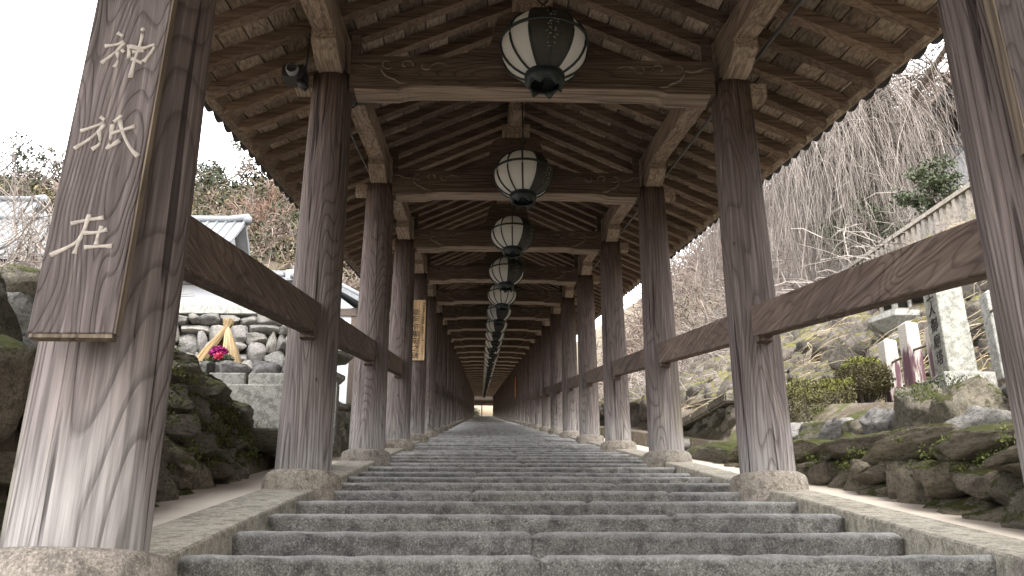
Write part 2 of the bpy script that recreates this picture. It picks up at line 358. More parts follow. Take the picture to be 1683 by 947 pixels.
# ================================================================== THE STAIRS
# ---- terrain
def sm(a, b, t):
    t = max(0., min(1., (t-a)/(b-a))); return t*t*(3-2*t)
def lerp(a, b, t): return a+(b-a)*t
YE = Y1+BAY*(NB-1)
def ground(x, y):
    yb = S*min(y, YE+1)-.02*0
    if y > YE+1: yb += .0
    core = yb-.80
    if -1.72 <= x <= 2.42: return core
    if x > 2.42:
        t1 = max(.68+.165*(y-3.87), S*min(y, YE)-.30)
        if y > 9.6: t1 = max(lerp(t1, 2.36+.09*(y-10), sm(9.6, 9.9, y)*sm(2.75, 2.95, x)), S*min(y, YE)-.3)
        t2 = max(1.62+.22*(y-6.7), S*min(y, YE)-.1)
        f = 6.75+.112*(y-15)+max(0, y-40)*.12
        if x < 2.9: z = t1
        elif x < 3.4: z = lerp(t1, max(t1, t2), sm(2.9, 3.4, x))
        elif x < 4.7: z = max(t1, t2)
        elif x < 9: z = lerp(max(t1, t2), f, (x-4.7)/4.3)
        else:
            z = f+.25*min(x-9, 3)
            if x > 12: z += 26*(1-math.exp(-(x-12)/13))*sm(10, 45, y)+4*sm(12, 40, x)*(1-sm(10, 45, y))
        z = lerp(core, z, sm(2.42, 2.5, x))
        return z+.12*noise.noise(Vector((x*.5, y*.5, 0)))*sm(4, 8, x)
    # left
    t = 1.0 if y < 5.1 else 1.38
    t = lerp(t, 2.30, sm(7.0, 8.4, y))
    far = 4.0+.26*(y-12.3)
    t = lerp(t, far, sm(12.3, 12.8, y))
    near = S*min(y, YE)-.35
    if y > 7.3: t = lerp(near, t, sm(-1.9, -2.5 if y < 12 else -4.5, x))
    if y < 7.3: t = max(t-.1, near) if y > 3 else near
    t = min(t, 16+.1*y)
    t += 13*sm(30, 70, y)*sm(-5, -13, x)+.9*sm(-3, -10, x)
    if y > YE: t = min(t, 60)
    return lerp(core, t, sm(-1.72, -1.80, x))+.15*noise.noise(Vector((x*.3, y*.3, 5)))*sm(-2.5, -5, x)
xs = [-900, -500, -300, -200, -140, -100]+list(np.arange(-80, -20, 4))+list(np.arange(-20, -6, 1.2))+list(np.arange(-6, -2, .35))+[-1.95, -1.85, -1.80, -1.72, 0, 2.42, 2.50, 2.7, 2.9, 3.05, 3.2, 3.4, 3.8, 4.2, 4.7]+list(np.arange(5, 12.1, .5))+list(np.arange(13, 40, 1.6))+list(np.arange(42, 90, 5))+[100, 140, 200, 300, 500, 900]
ys = [-900, -500, -200, -60, -20, -6, -2, 0]+list(np.arange(1, 14, .35))+list(np.arange(14, 40, 1.2))+list(np.arange(40, 130, 3))+[131, 135, 140, 150, 170, 200, 260, 400, 900]
g = MB(); nx = len(xs)
g.v = [(x, y, ground(x, y)) for y in ys for x in xs]
g.f = [(j*nx+i, j*nx+i+1, (j+1)*nx+i+1, (j+1)*nx+i) for j in range(len(ys)-1) for i in range(nx-1)]; g.sm = [True]*len(g.f)
def soil_mat():
    M = Mat('hillside_ground', .95, .1)
    a = M.noise(M.P, .5, 6, .7); b = M.noise(M.P, 9, 6, .75)
    c = M.mix(M.mrange(a, .3, .7), (.10, .08, .06), (.18, .145, .11))
    c = M.mix(M.mrange(b, .5, .68), c, (.27, .24, .20)); c = M.mix(M.mrange(M.noise(M.P, 2.1, 5, .7), .54, .62), c, (.10, .11, .04))
    M.bump(b, .9, .06); return M.col(c)
MAT['hill'] = soil_mat()
o = ob('ground', g.mesh('ground', False), 'hill'); tag(o, kind='structure')

# ---- steps
stairs = thing('stairs', None, None); tag(stairs, kind='structure')
def step_stone(w, seed, nx=26, lod=0):
    """granite tread, front edge at y=0, top at z=0, x from 0 to w"""
    mb = MB(); d = .66; hh = .17
    nx = max(3, int(w*(34 if lod == 0 else 5)))
    prof = ([(d, -.002), (.45, 0), (.25, .001), (.12, .001), (.022, .001), (.007, -.002), (.001, -.008), (-.001, -.022), (.002, -.06), (.004, -.09), (.006, -.12), (.008, -hh)] if lod == 0
            else [(d, 0), (.04, 0), (.006, -.015), (0, -.04), (.006, -hh)])
    m = len(prof)
    for i in range(nx+1):
        x = w*i/nx; e = min(i, nx-i)/nx*w; ex = max(0, 1-e/.006)
        for j, (y, z) in enumerate(prof):
            p = Vector((x*1.0+seed*7.3, y, z))
            n1 = noise.noise(Vector((p.x*1.6, seed, 0)))*.014; n2 = noise.noise(Vector((p.x*8, z*20, seed+y*3)))*.016; n3 = noise.noise(Vector((p.x*26, z*55, seed+y*9)))*.010
            fr = 1 if j > 3 else .35
            yy = y+(n1+n2*1.3+n3)*fr+ex*.008*(j > 2); zz = z+(n1*.45+n2*.4*(j < 8)+n3*.35)-ex*.012*(j < 7)
            mb.v.append((x, yy, zz))
    mb.f = [(i*m+j, i*m+j+1, (i+1)*m+j+1, (i+1)*m+j) for i in range(nx) for j in range(m-1)]
    o_ = len(mb.v); mb.v += mb.v[:m]+mb.v[nx*m:nx*m+m]; mb.f += [tuple(o_+j for j in range(m)), tuple(o_+m+j for j in range(m-1, -1, -1))]
    mb.sm = [True]*(len(mb.f)-2)+[False]*2
    return mb
lib = {}
for wi, w in enumerate((.7, 1.0, 1.3, 1.6)):
    for sd_ in range(5):
        lib[(wi, sd_)] = step_stone(w, wi*5+sd_+1).mesh('step_stone'); lib[(wi, sd_)].materials.append(MAT['step'])
WS = (.7, 1.0, 1.3, 1.6)
NSTEP = int((YE+1-2.0)/.6194)
far = MB(); cnt = 0
for k in range(-5, NSTEP):
    y = 3.175+.6194*k+R.uniform(-.02, .02); z = S*(3.175+.6194*k)-.48
    x = -1.0+R.uniform(-.03, .03); xe = 1.745+R.uniform(-.03, .03)
    if k < 72:
        rest = xe-x; ws = []
        while rest > .01:
            c = R.choice((.95, 1.2, 1.4, 1.6, 1.9)); c = rest if rest-c < .42 else c
            ws.append(c); rest -= c
        for w in ws:
            wi = min(range(4), key=lambda i: abs(WS[i]-w)); me = lib[(wi, R.randrange(5))]
            sc = (w-.002)/WS[wi]; fl = 0
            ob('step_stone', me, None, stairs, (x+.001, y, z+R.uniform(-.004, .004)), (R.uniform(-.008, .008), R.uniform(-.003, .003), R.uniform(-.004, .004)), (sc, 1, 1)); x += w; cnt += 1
    else:
        st = step_stone(1.37, k*.37, lod=1)
        for q in range(2): far.add([(a+x+q*1.375, b+y, c+z+q*.002) for a, b, c in st.v], st.f, True)
o = ob('step_stone', far.mesh('step_stone_far', False), 'step_old', stairs); tag(o, kind='stuff')
print('steps', cnt)
# curbs: granite strips set into the slope, cut in pieces, and pale concrete gutters outside them
def slopebox(mb, x0, x1, y0, y1, h0, h1): return mb.box((x0, y0, h0), (x1, y1, h1), True)
for side, (a, b) in enumerate(((-1.30, -.985), (1.735, 2.0))):
    y = -2.0; n = 0
    while y < YE+1:
        L = 1.548; mb = MB(); slopebox(mb, a, b, 0, L-.006, -.9, -.463+R.uniform(-.003, .003))
        if n < 90: ob('curb_stone', bevel(mb.mesh('curb_stone'), .008), 'curb', stairs, (0, y, S*y))
        y += L; n += 1
for a, b in ((-1.70, -1.302), (2.002, 2.34)):
    mb = MB(); slopebox(mb, a, b, -3, YE+2, -.9, -.475)
    ob('gutter_apron', mb, 'concrete', stairs)
mb = MB(); mb.box((-4, YE+1, S*YE-.9), (5, YE+8, S*YE-.42)); ob('landing', mb, 'concrete', stairs)

# ================================================================== THE COVERED CORRIDOR
cor = thing('covered_corridor', 'long weathered timber corridor roof on round pillars climbing over the stone stairway', 'covered walkway')
def post_mesh(r0, seed, hgt=2.84):
    n = 28; mb = MB(); m = 22
    for i in range(m+1):
        t = i/m; z = hgt*t; r = r0*(1-.10*t-.07*t*t)
        if i == m: pass
        for k in range(n):
            a = 2*math.pi*k/n
            w = 1+.022*noise.noise(Vector((math.cos(a)*1.5+seed*3, math.sin(a)*1.5, z*.8)))+.012*noise.noise(Vector((math.cos(a)*4, math.sin(a)*4+seed, z*.7)))
            mb.v.append((r*w*math.cos(a), r*w*math.sin(a), z))
    mb.f = [(i*n+k, i*n+(k+1) % n, (i+1)*n+(k+1) % n, (i+1)*n+k) for i in range(m) for k in range(n)]+[tuple(m*n+k for k in range(n))]
    mb.sm = [True]*(len(mb.f)-1)+[False]
    return mb.mesh('pillar')
def base_mesh(seed):
    prof = [(.245, -.30), (.243, 0), (.241, .06), (.236, .10), (.226, .122), (.205, .134), (.17, .138), (.05, .139)]
    mb = MB(); mb.lathe(prof, 30)
    mb.v = [(x*(1+.02*noise.noise(Vector((x*6+seed, y*6, z*4)))), y*(1+.02*noise.noise(Vector((x*6+seed, y*6, z*4)))), z+.004*noise.noise(Vector((x*9+seed, y*9, 3)))) for x, y, z in mb.v]
    return mb.mesh('base_stone')
pm = [post_mesh(.172, i) for i in range(8)]; bm_ = [base_mesh(i*5) for i in range(5)]
for m_ in pm: m_.materials.append(MAT['post'])
for m_ in bm_: m_.materials.append(MAT['base'])
big1 = post_mesh(.186, 41); big1.materials.append(MAT['post'])

def bracket_mesh():
    # boat-shaped bracket under the eave purlin; y along the corridor, sheared with the slope
    mb = MB(); L = .46
    out = [(-L, .20), (-L, .115), (-L+.02, .105), (-.36, .062), (-.27, .022), (-.17, 0), (.17, 0), (.27, .022), (.36, .062), (L-.02, .105), (L, .115), (L, .20)]
    mb.prism([(a, z+S*a) for a, z in out], 0, -.085, .085)
    return bevel(mb.mesh('bracket'), .004)
brk = bracket_mesh(); brk.materials.append(MAT['bracket'])
def beam_mesh():
    # tie beam with raised middle soffit, chamfer ledge on its face; origin at centre, z=0 at the bottom of the ends
    w = 1.32; mb = MB()
    out = [(-w, 0), (-.98, 0), (-.90, .022), (-.80, .030), (0, .036), (.80, .030), (.90, .022), (.98, 0), (w, 0), (w, .285), (-w, .285)]
    mb.prism(out, 1, -.085, .085)
    # lower moulding rolls on both faces
    for s_ in (-1, 1):
        pts = [(-.96, s_*.086, .012), (-.88, s_*.088, .055), (-.80, s_*.088, .068), (0, s_*.088, .075), (.80, s_*.088, .068), (.88, s_*.088, .055), (.96, s_*.086, .012)]
        mb.tube(pts, .011, 6)
    return bevel(mb.mesh('tie_beam'), .005)
sfm = MB().prism([(-1.28, -.006), (-.98, -.006), (-.90, .016), (-.80, .024), (.80, .024), (.90, .016), (.98, -.006), (1.28, -.006), (1.28, .004), (.98, .004), (.90, .026), (.80, .034), (-.80, .034), (-.90, .026), (-.98, .004), (-1.28, .004)], 1, -.088, .088).mesh('soffit_bounce_strip'); sfm.materials.append(MAT['soffit'])  # added thin plate carrying the painted bounce light under each tie beam
bmm = beam_mesh(); bmm.materials.append(MAT['beam'])
def carving_mesh(side):
    mb = MB()
    def spiral(cx, cz, r0, r1, a0, a1, y, n=14):
        return [(cx+(r0+(r1-r0)*i/n)*math.cos(a0+(a1-a0)*i/n), y, cz+(r0+(r1-r0)*i/n)*math.sin(a0+(a1-a0)*i/n)) for i in range(n+1)]
    for y in (-.088,):
        for s_ in (side,):
            def mir(pts): return [(s_*p[0], p[1], p[2]) for p in pts]
            # wave vine: scroll, two curls and a hanging tail
            lead = [(1.31, y, .225), (1.25, y, .222), (1.20, y, .195), (1.15, y, .185), (1.10, y, .20)]
            rr = [.004]+[.008]*(len(lead)-2)+[.005]
            mb.tube(mir(lead), rr, 5)
            mb.tube(mir(spiral(1.055, .215, .05, .016, -2.6, 2.4, y)), .0075, 5)
            mb.tube(mir(spiral(.915, .205, .052, .018, 3.5, -1.2, y)), .0075, 5)
            mb.tube(mir(spiral(.78, .205, .045, .02, -3.3, .6, y)), .0065, 5)
            mb.tube(mir([(.74, y, .205), (.69, y, .23), (.64, y, .22), (.60, y, .20)]), [.007, .007, .005, .003], 5)
            tail = [(1.10, y, .20), (1.09, y, .15), (1.06, y, .11), (1.00, y, .085), (.97, y, .06), (.90, y, .05)]
            mb.tube(mir(tail), [.008, .010, .010, .011, .012, .006], 5)
    return mb.mesh('carving')
cvm = [carving_mesh(q) for q in (-1, 1)]
for m_ in cvm: m_.materials.append(MAT['carve'])
def frog_mesh():
    half = [(0, .44), (.13, .44), (.20, .425), (.255, .385), (.275, .33), (.285, .26), (.30, .19), (.325, .14), (.355, .115), (.40, .118), (.44, .11), (.475, .075), (.53, .062), (.58, .045), (.66, .01), (.68, 0)]
    pts = [(-x, z) for x, z in reversed(half[1:])]+half
    mb = MB(); mb.prism(pts[::-1], 1, -.035, .035); return mb.mesh('gable_strut')
frm = frog_mesh(); frm.materials.append(MAT['beam'])
def masu_mesh():
    mb = MB()
    out = [(-.10, 0), (-.15, .055), (-.15, .13), (.15, .13), (.15, .055), (.10, 0)]
    mb.prism(out, 1, -.10, .10); return bevel(mb.mesh('block'), .004)
msm = masu_mesh(); msm.materials.append(MAT['purlin'])
def ridgebr_mesh():
    mb = MB(); L = .42
    out = [(-L, .15), (-L, .07), (-.30, .03), (-.18, 0), (.18, 0), (.30, .03), (L, .07), (L, .15)]
    mb.prism([(a, z+S*a) for a, z in out], 0, -.075, .075); return bevel(mb.mesh('ridge_bracket'), .004)
rbm = ridgebr_mesh(); rbm.materials.append(MAT['bracket'])
def tail_mesh():
    mb = MB(); mb.box((0, -.055, 0), (.135, .055, .115)); return bevel(mb.mesh('beam_tail'), .006)
tlm = tail_mesh(); tlm.materials.append(MAT['bracket'])
def strut_mesh():
    mb = MB(); mb.box((-.03, -.04, 0), (.03, .04, .24)); return bevel(mb.mesh('purlin_wedge'), .004)
stm = strut_mesh(); stm.materials.append(MAT['beam'])
rlm = {}
def rail_mesh(i):
    mb = MB(); mb.box((-.055, -.04, 0), (.055, BAY-.22, .205), True); return bevel(mb.mesh('rail'), .006)
rlm = [rail_mesh(i) for i in range(2)]
for m_ in rlm: m_.materials.append(MAT['rail'])
wdm = MB().box((-.045, -.09, 0), (.045, .03, .05)).mesh('wedge'); wdm.materials.append(MAT['rail'])
def keta_mesh(w, h0, h1, nm):
    mb = MB(); mb.box((-w, 0, h0), (w, BAY-.003, h1), True); m_ = bevel(mb.mesh(nm), .006); m_.materials.append(MAT['purlin']); return m_
ket = keta_mesh(.08, 2.645, 2.86, 'eave_purlin'); rdg = keta_mesh(.08, 3.33, 3.52, 'ridge_beam')

for i in range(-1, NB):
    y = Y1+BAY*i+(.1 if i else 0) if i >= 0 else Y1-BAY
    yk = 2.66+BAY*i
    if i == 0: yk = 2.60
    for side, X in ((-1, XL), (1, XR)):
        x = X
        me = pm[R.randrange(8)]
        if i == 0: me = big1; x = -1.085 if side < 0 else 1.765
        zb = S*yk-.386
        p = ob('pillar', me, None, cor, (x, yk, zb-.004), (0, -.03 if (i == 0 and side > 0) else 0, R.uniform(0, 6.28)), (1, 1, 1))
        b = ob('base_stone', bm_[R.randrange(5)], None, p, (0, 0, -.134), None, (1.06, 1.06, 1) if i == 0 else None)
        ob('bracket', brk, None, cor, (X, 2.66+BAY*i, S*(2.66+BAY*i)+2.452))
        ob('beam_tail', tlm, None, cor, (X+(.12 if side > 0 else -.255), 2.66+BAY*i, S*yk+2.33))
        ky = 2.66+BAY*(i)
        ob('eave_purlin', ket, None, cor, (X+(0 if side > 0 else 0), ky, S*ky))
        ob('purlin_wedge', stm, None, cor, (X-side*.15, 2.66+BAY*i, S*yk+2.615))
        # rails
        gap = (side < 0 and i in (3, 4)) or i >= NB-1
        if i >= 0 and not gap and not (i > 9 and R.random() < .25):
            ry = 2.66+BAY*i+.14
            ob('rail', rlm[0], None, cor, (X, ry, S*ry+.508))
            ob('wedge', wdm, None, cor, (X, ry+BAY-.28, S*(ry+BAY-.28)+.456))
    yk = 2.66+BAY*i
    tb = ob('tie_beam', bmm, None, cor, (XC, yk, S*yk+2.318))
    if i < 14:
        for m_ in cvm: ob('carving', m_, None, tb)
    ob('soffit_bounce_strip', sfm, None, tb)
    ob('gable_strut', frm, None, cor, (XC, yk, S*yk+2.604))
    ob('block', msm, None, cor, (XC, yk, S*yk+3.045))
    ob('ridge_bracket', rbm, None, cor, (XC, yk, S*yk+3.178))
    ob('ridge_beam', rdg, None, cor, (XC, yk, S*yk))
print('frames done')
# ---- rafters
PITCH = .47; EX = 2.41
def rafter_mesh(seed):
    mb = MB(); n = 6; w = .04
    for j in range(n+1):
        t = j/n; x = .03+(EX-.03)*t; zb = 3.50-PITCH*x
        wob = .004*noise.noise(Vector((x*2, seed, 0)))
        for (a, b) in ((-w, 0), (w, 0), (w, .10), (-w, .10)): mb.v.append((x+(.0 if j < n else -b*.25), a+wob*1.5, zb+b+wob))
    mb.f = [(j*4+k, j*4+(k+1) % 4, (j+1)*4+(k+1) % 4, (j+1)*4+k) for j in range(n) for k in range(4)]+[(0, 1, 2, 3), (n*4+3, n*4+2, n*4+1, n*4)]
    mb.sm = [False]*len(mb.f); m_ = mb.mesh('rafter'); m_.materials.append(MAT['rafter']); return m_
rfm = [rafter_mesh(i) for i in range(6)]
fr = MB(); cnt = 0; DY = BAY/7; NR = 7*NB
for j in range(-8, NR):
    y = Y1+.1+DY*(j+.5); z = S*y
    for s_ in (1, -1):
        if j < 140:
            ob('rafter', rfm[R.randrange(6)], None, cor, (XC, y+R.uniform(-.012, .012), z+R.uniform(-.003, .003)), (0, 0, 0 if s_ > 0 else math.pi)); cnt += 1
        else:
            for v in (rfm[0],):
                vs = [(XC+s_*a.co.x, y+a.co.y, z+a.co.z) for a in v.vertices]; fr.add(vs, [tuple(p.vertices) for p in v.polygons])
o = ob('rafter', fr.mesh('rafter_far'), 'rafter', cor); tag(o, kind='stuff')
print('rafters', cnt)
# ---- roof boards running along the corridor above the rafters
NBW = 15; BW = (EX+.10)/NBW
def rboard(s_, q, L, lift=0):
    mb = MB(); x0 = q*BW+.005; x1 = (q+1)*BW-.005
    zt = 3.602-PITCH*x0-lift*.004; ze = 3.602-PITCH*x1+.004
    vs = [(s_*x, y, z+S*y) for y in (0, L) for x, z in ((x0, zt), (x1, ze), (x1, ze+.016), (x0, zt+.016))]
    return mb.add(vs, [(0, 1, 2, 3), (7, 6, 5, 4), (0, 4, 5, 1), (1, 5, 6, 2), (2, 6, 7, 3), (3, 7, 4, 0)])
fb = MB(); cnt = 0
bl = {}
for s_ in (1, -1):
    for q in range(NBW):
        for li, L in enumerate((DY*1, DY*2, DY*4)):
            m_ = rboard(s_, q, L-.004).mesh('roof_board'); m_.materials.append(MAT['board']); bl[(s_, q, li)] = m_
        y = Y1+.1-BAY*1.2+DY*R.choice((0, 1, 2))
        while y < YE+.3:
            li = R.choice((0, 1, 1, 2)); L = DY*(1, 2, 4)[li]
            if cnt < 300 and y < 14.5:
                ob('roof_board', bl[(s_, q, li)], None, cor, (XC, y, S*y)); cnt += 1
            else:
                m_ = bl[(s_, q, li)]; fb.add([(XC+v.co.x, y+v.co.y, S*y+v.co.z) for v in m_.vertices], [tuple(p.vertices) for p in m_.polygons])
            y += L
o = ob('roof_board', fb.mesh('roof_board_far', False), 'board', cor); tag(o, kind='stuff')
print('boards', cnt)
# eave battens + tiles
for s_ in (1, -1):
    for i in range(-1, NB):
        mb = MB(); x0 = EX-.05; x1 = EX+.03
        vs = [(s_*x, y, z+S*y) for y in (0, BAY-.004) for x, z in ((x0, 3.601-PITCH*x0-.004), (x1, 3.601-PITCH*x1-.004), (x1, 3.64-PITCH*x1), (x0, 3.64-PITCH*x0))]
        mb.add(vs, [(0, 1, 2, 3), (7, 6, 5, 4), (0, 4, 5, 1), (1, 5, 6, 2), (2, 6, 7, 3), (3, 7, 4, 0)])
        yy = 2.66+BAY*i; ob('eave_batten', mb, 'rafter', cor, (XC, yy, S*yy))
TW = .262
def tile_mesh(s_):
    mb = MB(); n = 7
    for xx in (EX-.18, EX+.135):
        for up in (0, .03):
            for k in range(n):
                t = k/(n-1); y = TW*1.04*t; z = -.058*math.sin(t*math.pi)**.8+.012
                if t > .86: z += .012
                mb.v.append((s_*xx, y, 3.675-PITCH*xx+z+up+S*y-(.02 if xx > EX else 0)))
    n2 = 2*n; f = []
    for k in range(n-1):
        f += [(k, k+1, n2+k+1, n2+k), (n+k, n2+n+k, n2+n+k+1, n+k+1), (n2+k, n2+k+1, n2+n+k+1, n2+n+k), (k, n+k, n+k+1, k+1)]
    mb.f = f; mb.sm = [False]*len(f); m_ = mb.mesh('eave_tile'); m_.materials.append(MAT['tile_old']); return m_
ft = MB(); cnt = 0
for s_ in (1, -1):
    m_ = tile_mesh(s_); j = 0; y = Y1-BAY*1.0
    while y < YE+.4:
        if j < 148: ob('eave_tile', m_, None, cor, (XC+R.uniform(-.008, .008), y, S*y+R.uniform(-.004, .004)))
        else: ft.add([(XC+v.co.x, y+v.co.y, S*y+v.co.z) for v in m_.vertices], [tuple(p.vertices) for p in m_.polygons])
        y += TW; j += 1
o = ob('eave_tile', ft.mesh('eave_tile_far', False), 'tile_old', cor); tag(o, kind='stuff')
rt = MB()
for s_ in (1, -1):
    ysr = np.arange(Y1-BAY*1.0, YE+.4, TW/4); n = len(ysr); xr = (0, EX*.5, EX-.02)
    o0 = len(rt.v)
    for lay in (0, 1):
        for x in xr:
            for a, y in enumerate(ysr): rt.v.append((XC+s_*x, y, 3.665-PITCH*x+S*y+(.05+.028*math.cos(a*math.pi/2) if lay else 0)))
    for lay in (0, 1):
        for b in range(2):
            for a in range(n-1):
                q = o0+(lay*3+b)*n+a; rt.f.append((q, q+1, q+n+1, q+n))
    for a in range(n-1): q = o0+2*n+a; rt.f.append((q, q+1, q+3*n+1, q+3*n))
rt.sm = [True]*len(rt.f)
o = ob('roof_tiling', rt.mesh('roof_tiling', False), 'tile_old', cor); tag(o, kind='stuff')
mb = MB(); mb.box((XC-.12, Y1-BAY, 3.70), (XC+.12, YE+.4, 3.95), True); ob('ridge_tile_course', mb, 'tile_old', cor)

# ================================================================== lanterns
def lantern_parts():
    a, b = .30, .25; top = .80; bot = -.86
    P = {}
    mb = MB(); n = 40; prof = []
    for i in range(13):
        t = bot+(top-bot)*i/12; th = t*math.pi/2*.93; prof.append(((a-.008)*math.cos(th), (b-.006)*math.sin(th)))
    mb.lathe(prof, n); P['panel_shell'] = mb.mesh('panel_shell'); P['panel_shell'].materials.append(MAT['paper'])
    rb = MB()
    pts = [(a*math.cos((bot-.06+(top+.1-bot)*i/14)*math.pi/2*.95), 0, b*math.sin((bot-.06+(top+.1-bot)*i/14)*math.pi/2*.95)) for i in range(15)]
    rb.tube(pts, .0085, 6); P['rib'] = rb.mesh('rib'); P['rib'].materials.append(MAT['iron'])
    r2 = MB(); th = .13; rr = a*math.cos(th)+.003; zz = b*math.sin(th)
    r2.lathe([(rr-.004, zz-.012), (rr+.007, zz-.010), (rr+.005, zz+.010), (rr-.006, zz+.012)], 40, cap=False); P['ring'] = r2.mesh('ring'); P['ring'].materials.append(MAT['iron'])
    c = MB(); c.lathe([(.02, .27), (.045, .262), (.06, .235), (.115, .222), (.12, .205), (.10, .20)], 24); P['top_cap'] = c.mesh('top_cap'); P['top_cap'].materials.append(MAT['iron'])
    c = MB(); N_ = 48
    prof = [(.08, -.205), (.128, -.208), (.135, -.222), (.128, -.236), (.136, -.246), (.135, -.268), (.120, -.295), (.112, -.335), (.100, -.335), (.100, -.29)]
    def jag(r, z, i, k):
        if i in (7, 8):
            ph = (k % 8)/8; return r+.006*math.cos(ph*6.28), z+.040*abs(math.sin(ph*math.pi*1.0+.0))-.012*(1 if k % 8 in (1,) else 0)
        return r, z
    c.lathe(prof, N_, jag=jag, cap=False)
    c.lathe([(.01, -.262), (.118, -.262)], 20, cap=True)
    P['bottom_cup'] = c.mesh('bottom_cup', False); P['bottom_cup'].materials.append(MAT['iron'])
    d = MB(); g_ = 8
    for i in range(9):
        t = -.80+1.30*i/8; th = t*math.pi/2*.93
        for k in range(g_+1):
            ph = -math.pi/2+(k/g_-.5)*2*math.pi/6*.99
            d.v.append(((a+.001)*math.cos(th)*math.cos(ph), (a+.001)*math.cos(th)*math.sin(ph), (b+.001)*math.sin(th)))
    d.f = [(i*(g_+1)+k, i*(g_+1)+k+1, (i+1)*(g_+1)+k+1, (i+1)*(g_+1)+k) for i in range(8) for k in range(g_)]; d.sm = [True]*len(d.f)
    P['dark_panel'] = d.mesh('dark_panel'); P['dark_panel'].materials.append(MAT['tag'])
    s2 = MB(); rg = random.Random(5)
    for i in range(12):
        z = .09-.022*i; th = math.asin(max(-.98, z/(b+.003)))
        for col_ in (0,):
            for q in range(3):
                ph = -math.pi/2+rg.uniform(-.09, .09)*(1.1)
                ph2 = ph+rg.uniform(-.07, .07); z2 = z+rg.uniform(-.012, .012)
                f_ = lambda p_, zz_: ((a+.004)*math.cos(math.asin(zz_/(b+.004)))*math.cos(p_), (a+.004)*math.cos(math.asin(zz_/(b+.004)))*math.sin(p_), zz_)
                s2.tube([f_(ph, z), f_(ph2, z2)], .0028, 4)
    P['inscription'] = s2.mesh('inscription'); P['inscription'].materials.append(MAT['bulb'])
    return P
LP = lantern_parts()
def lantern(i):
    yk = 2.66+BAY*(i+1); y = yk-.46
    h = (2.525 if i == 0 else 2.47)+R.uniform(-.008, .008) if i < 3 else 2.44+R.uniform(-.01, .01)
    z = S*y+h; x = .405-.0*i
    t = thing('hanging_lantern', 'iron-ribbed white globe lantern hanging before the %s crossbeam up the stairway' % ORD[i], 'lantern', (x, y, z), 'globe lanterns hanging along the corridor ridge')
    if i == 0: t['label'] = 'big white globe lantern whose dark inscribed panel faces down the stairway'
    rz = [0.12, .98, 1.0, .62, -2.2, .3, .25][i] if i < 7 else R.uniform(-.4, .8)
    ob('panel_shell', LP['panel_shell'], None, t)
    for k in range(12):
        ob('rib', LP['rib'], None, t, rot=(0, 0, rz+k*math.pi/6))
    for k in range(8):
        if i < 4 and False: pass
    ob('ring', LP['ring'], None, t); ob('top_cap', LP['top_cap'], None, t); ob('bottom_cup', LP['bottom_cup'], None, t, rot=(0, 0, rz))
    d = ob('dark_panel', LP['dark_panel'], None, t, rot=(0, 0, rz))
    if i < 6: ob('inscription', LP['inscription'], None, d)
    ztop = S*y+3.33-z
    mb = MB()
    hk = .42
    mb.tube([(0, 0, hk), (0, 0, ztop)], .0085, 6)
    mb.tube([(.0, 0, hk+.03), (.028, 0, hk), (.03, 0, hk-.03), (.0, 0, hk-.06), (-.028, 0, hk-.04), (-.034, 0, hk-.01)], .007, 6)
    mb.tube([(0, 0, .26), (0, 0, .31), (.02, 0, .335), (0, 0, .365), (-.02, 0, .335), (0, 0, .31)], .006, 6)
    ob('rod', mb, 'iron', t)
for i in range(NB-1): lantern(i)

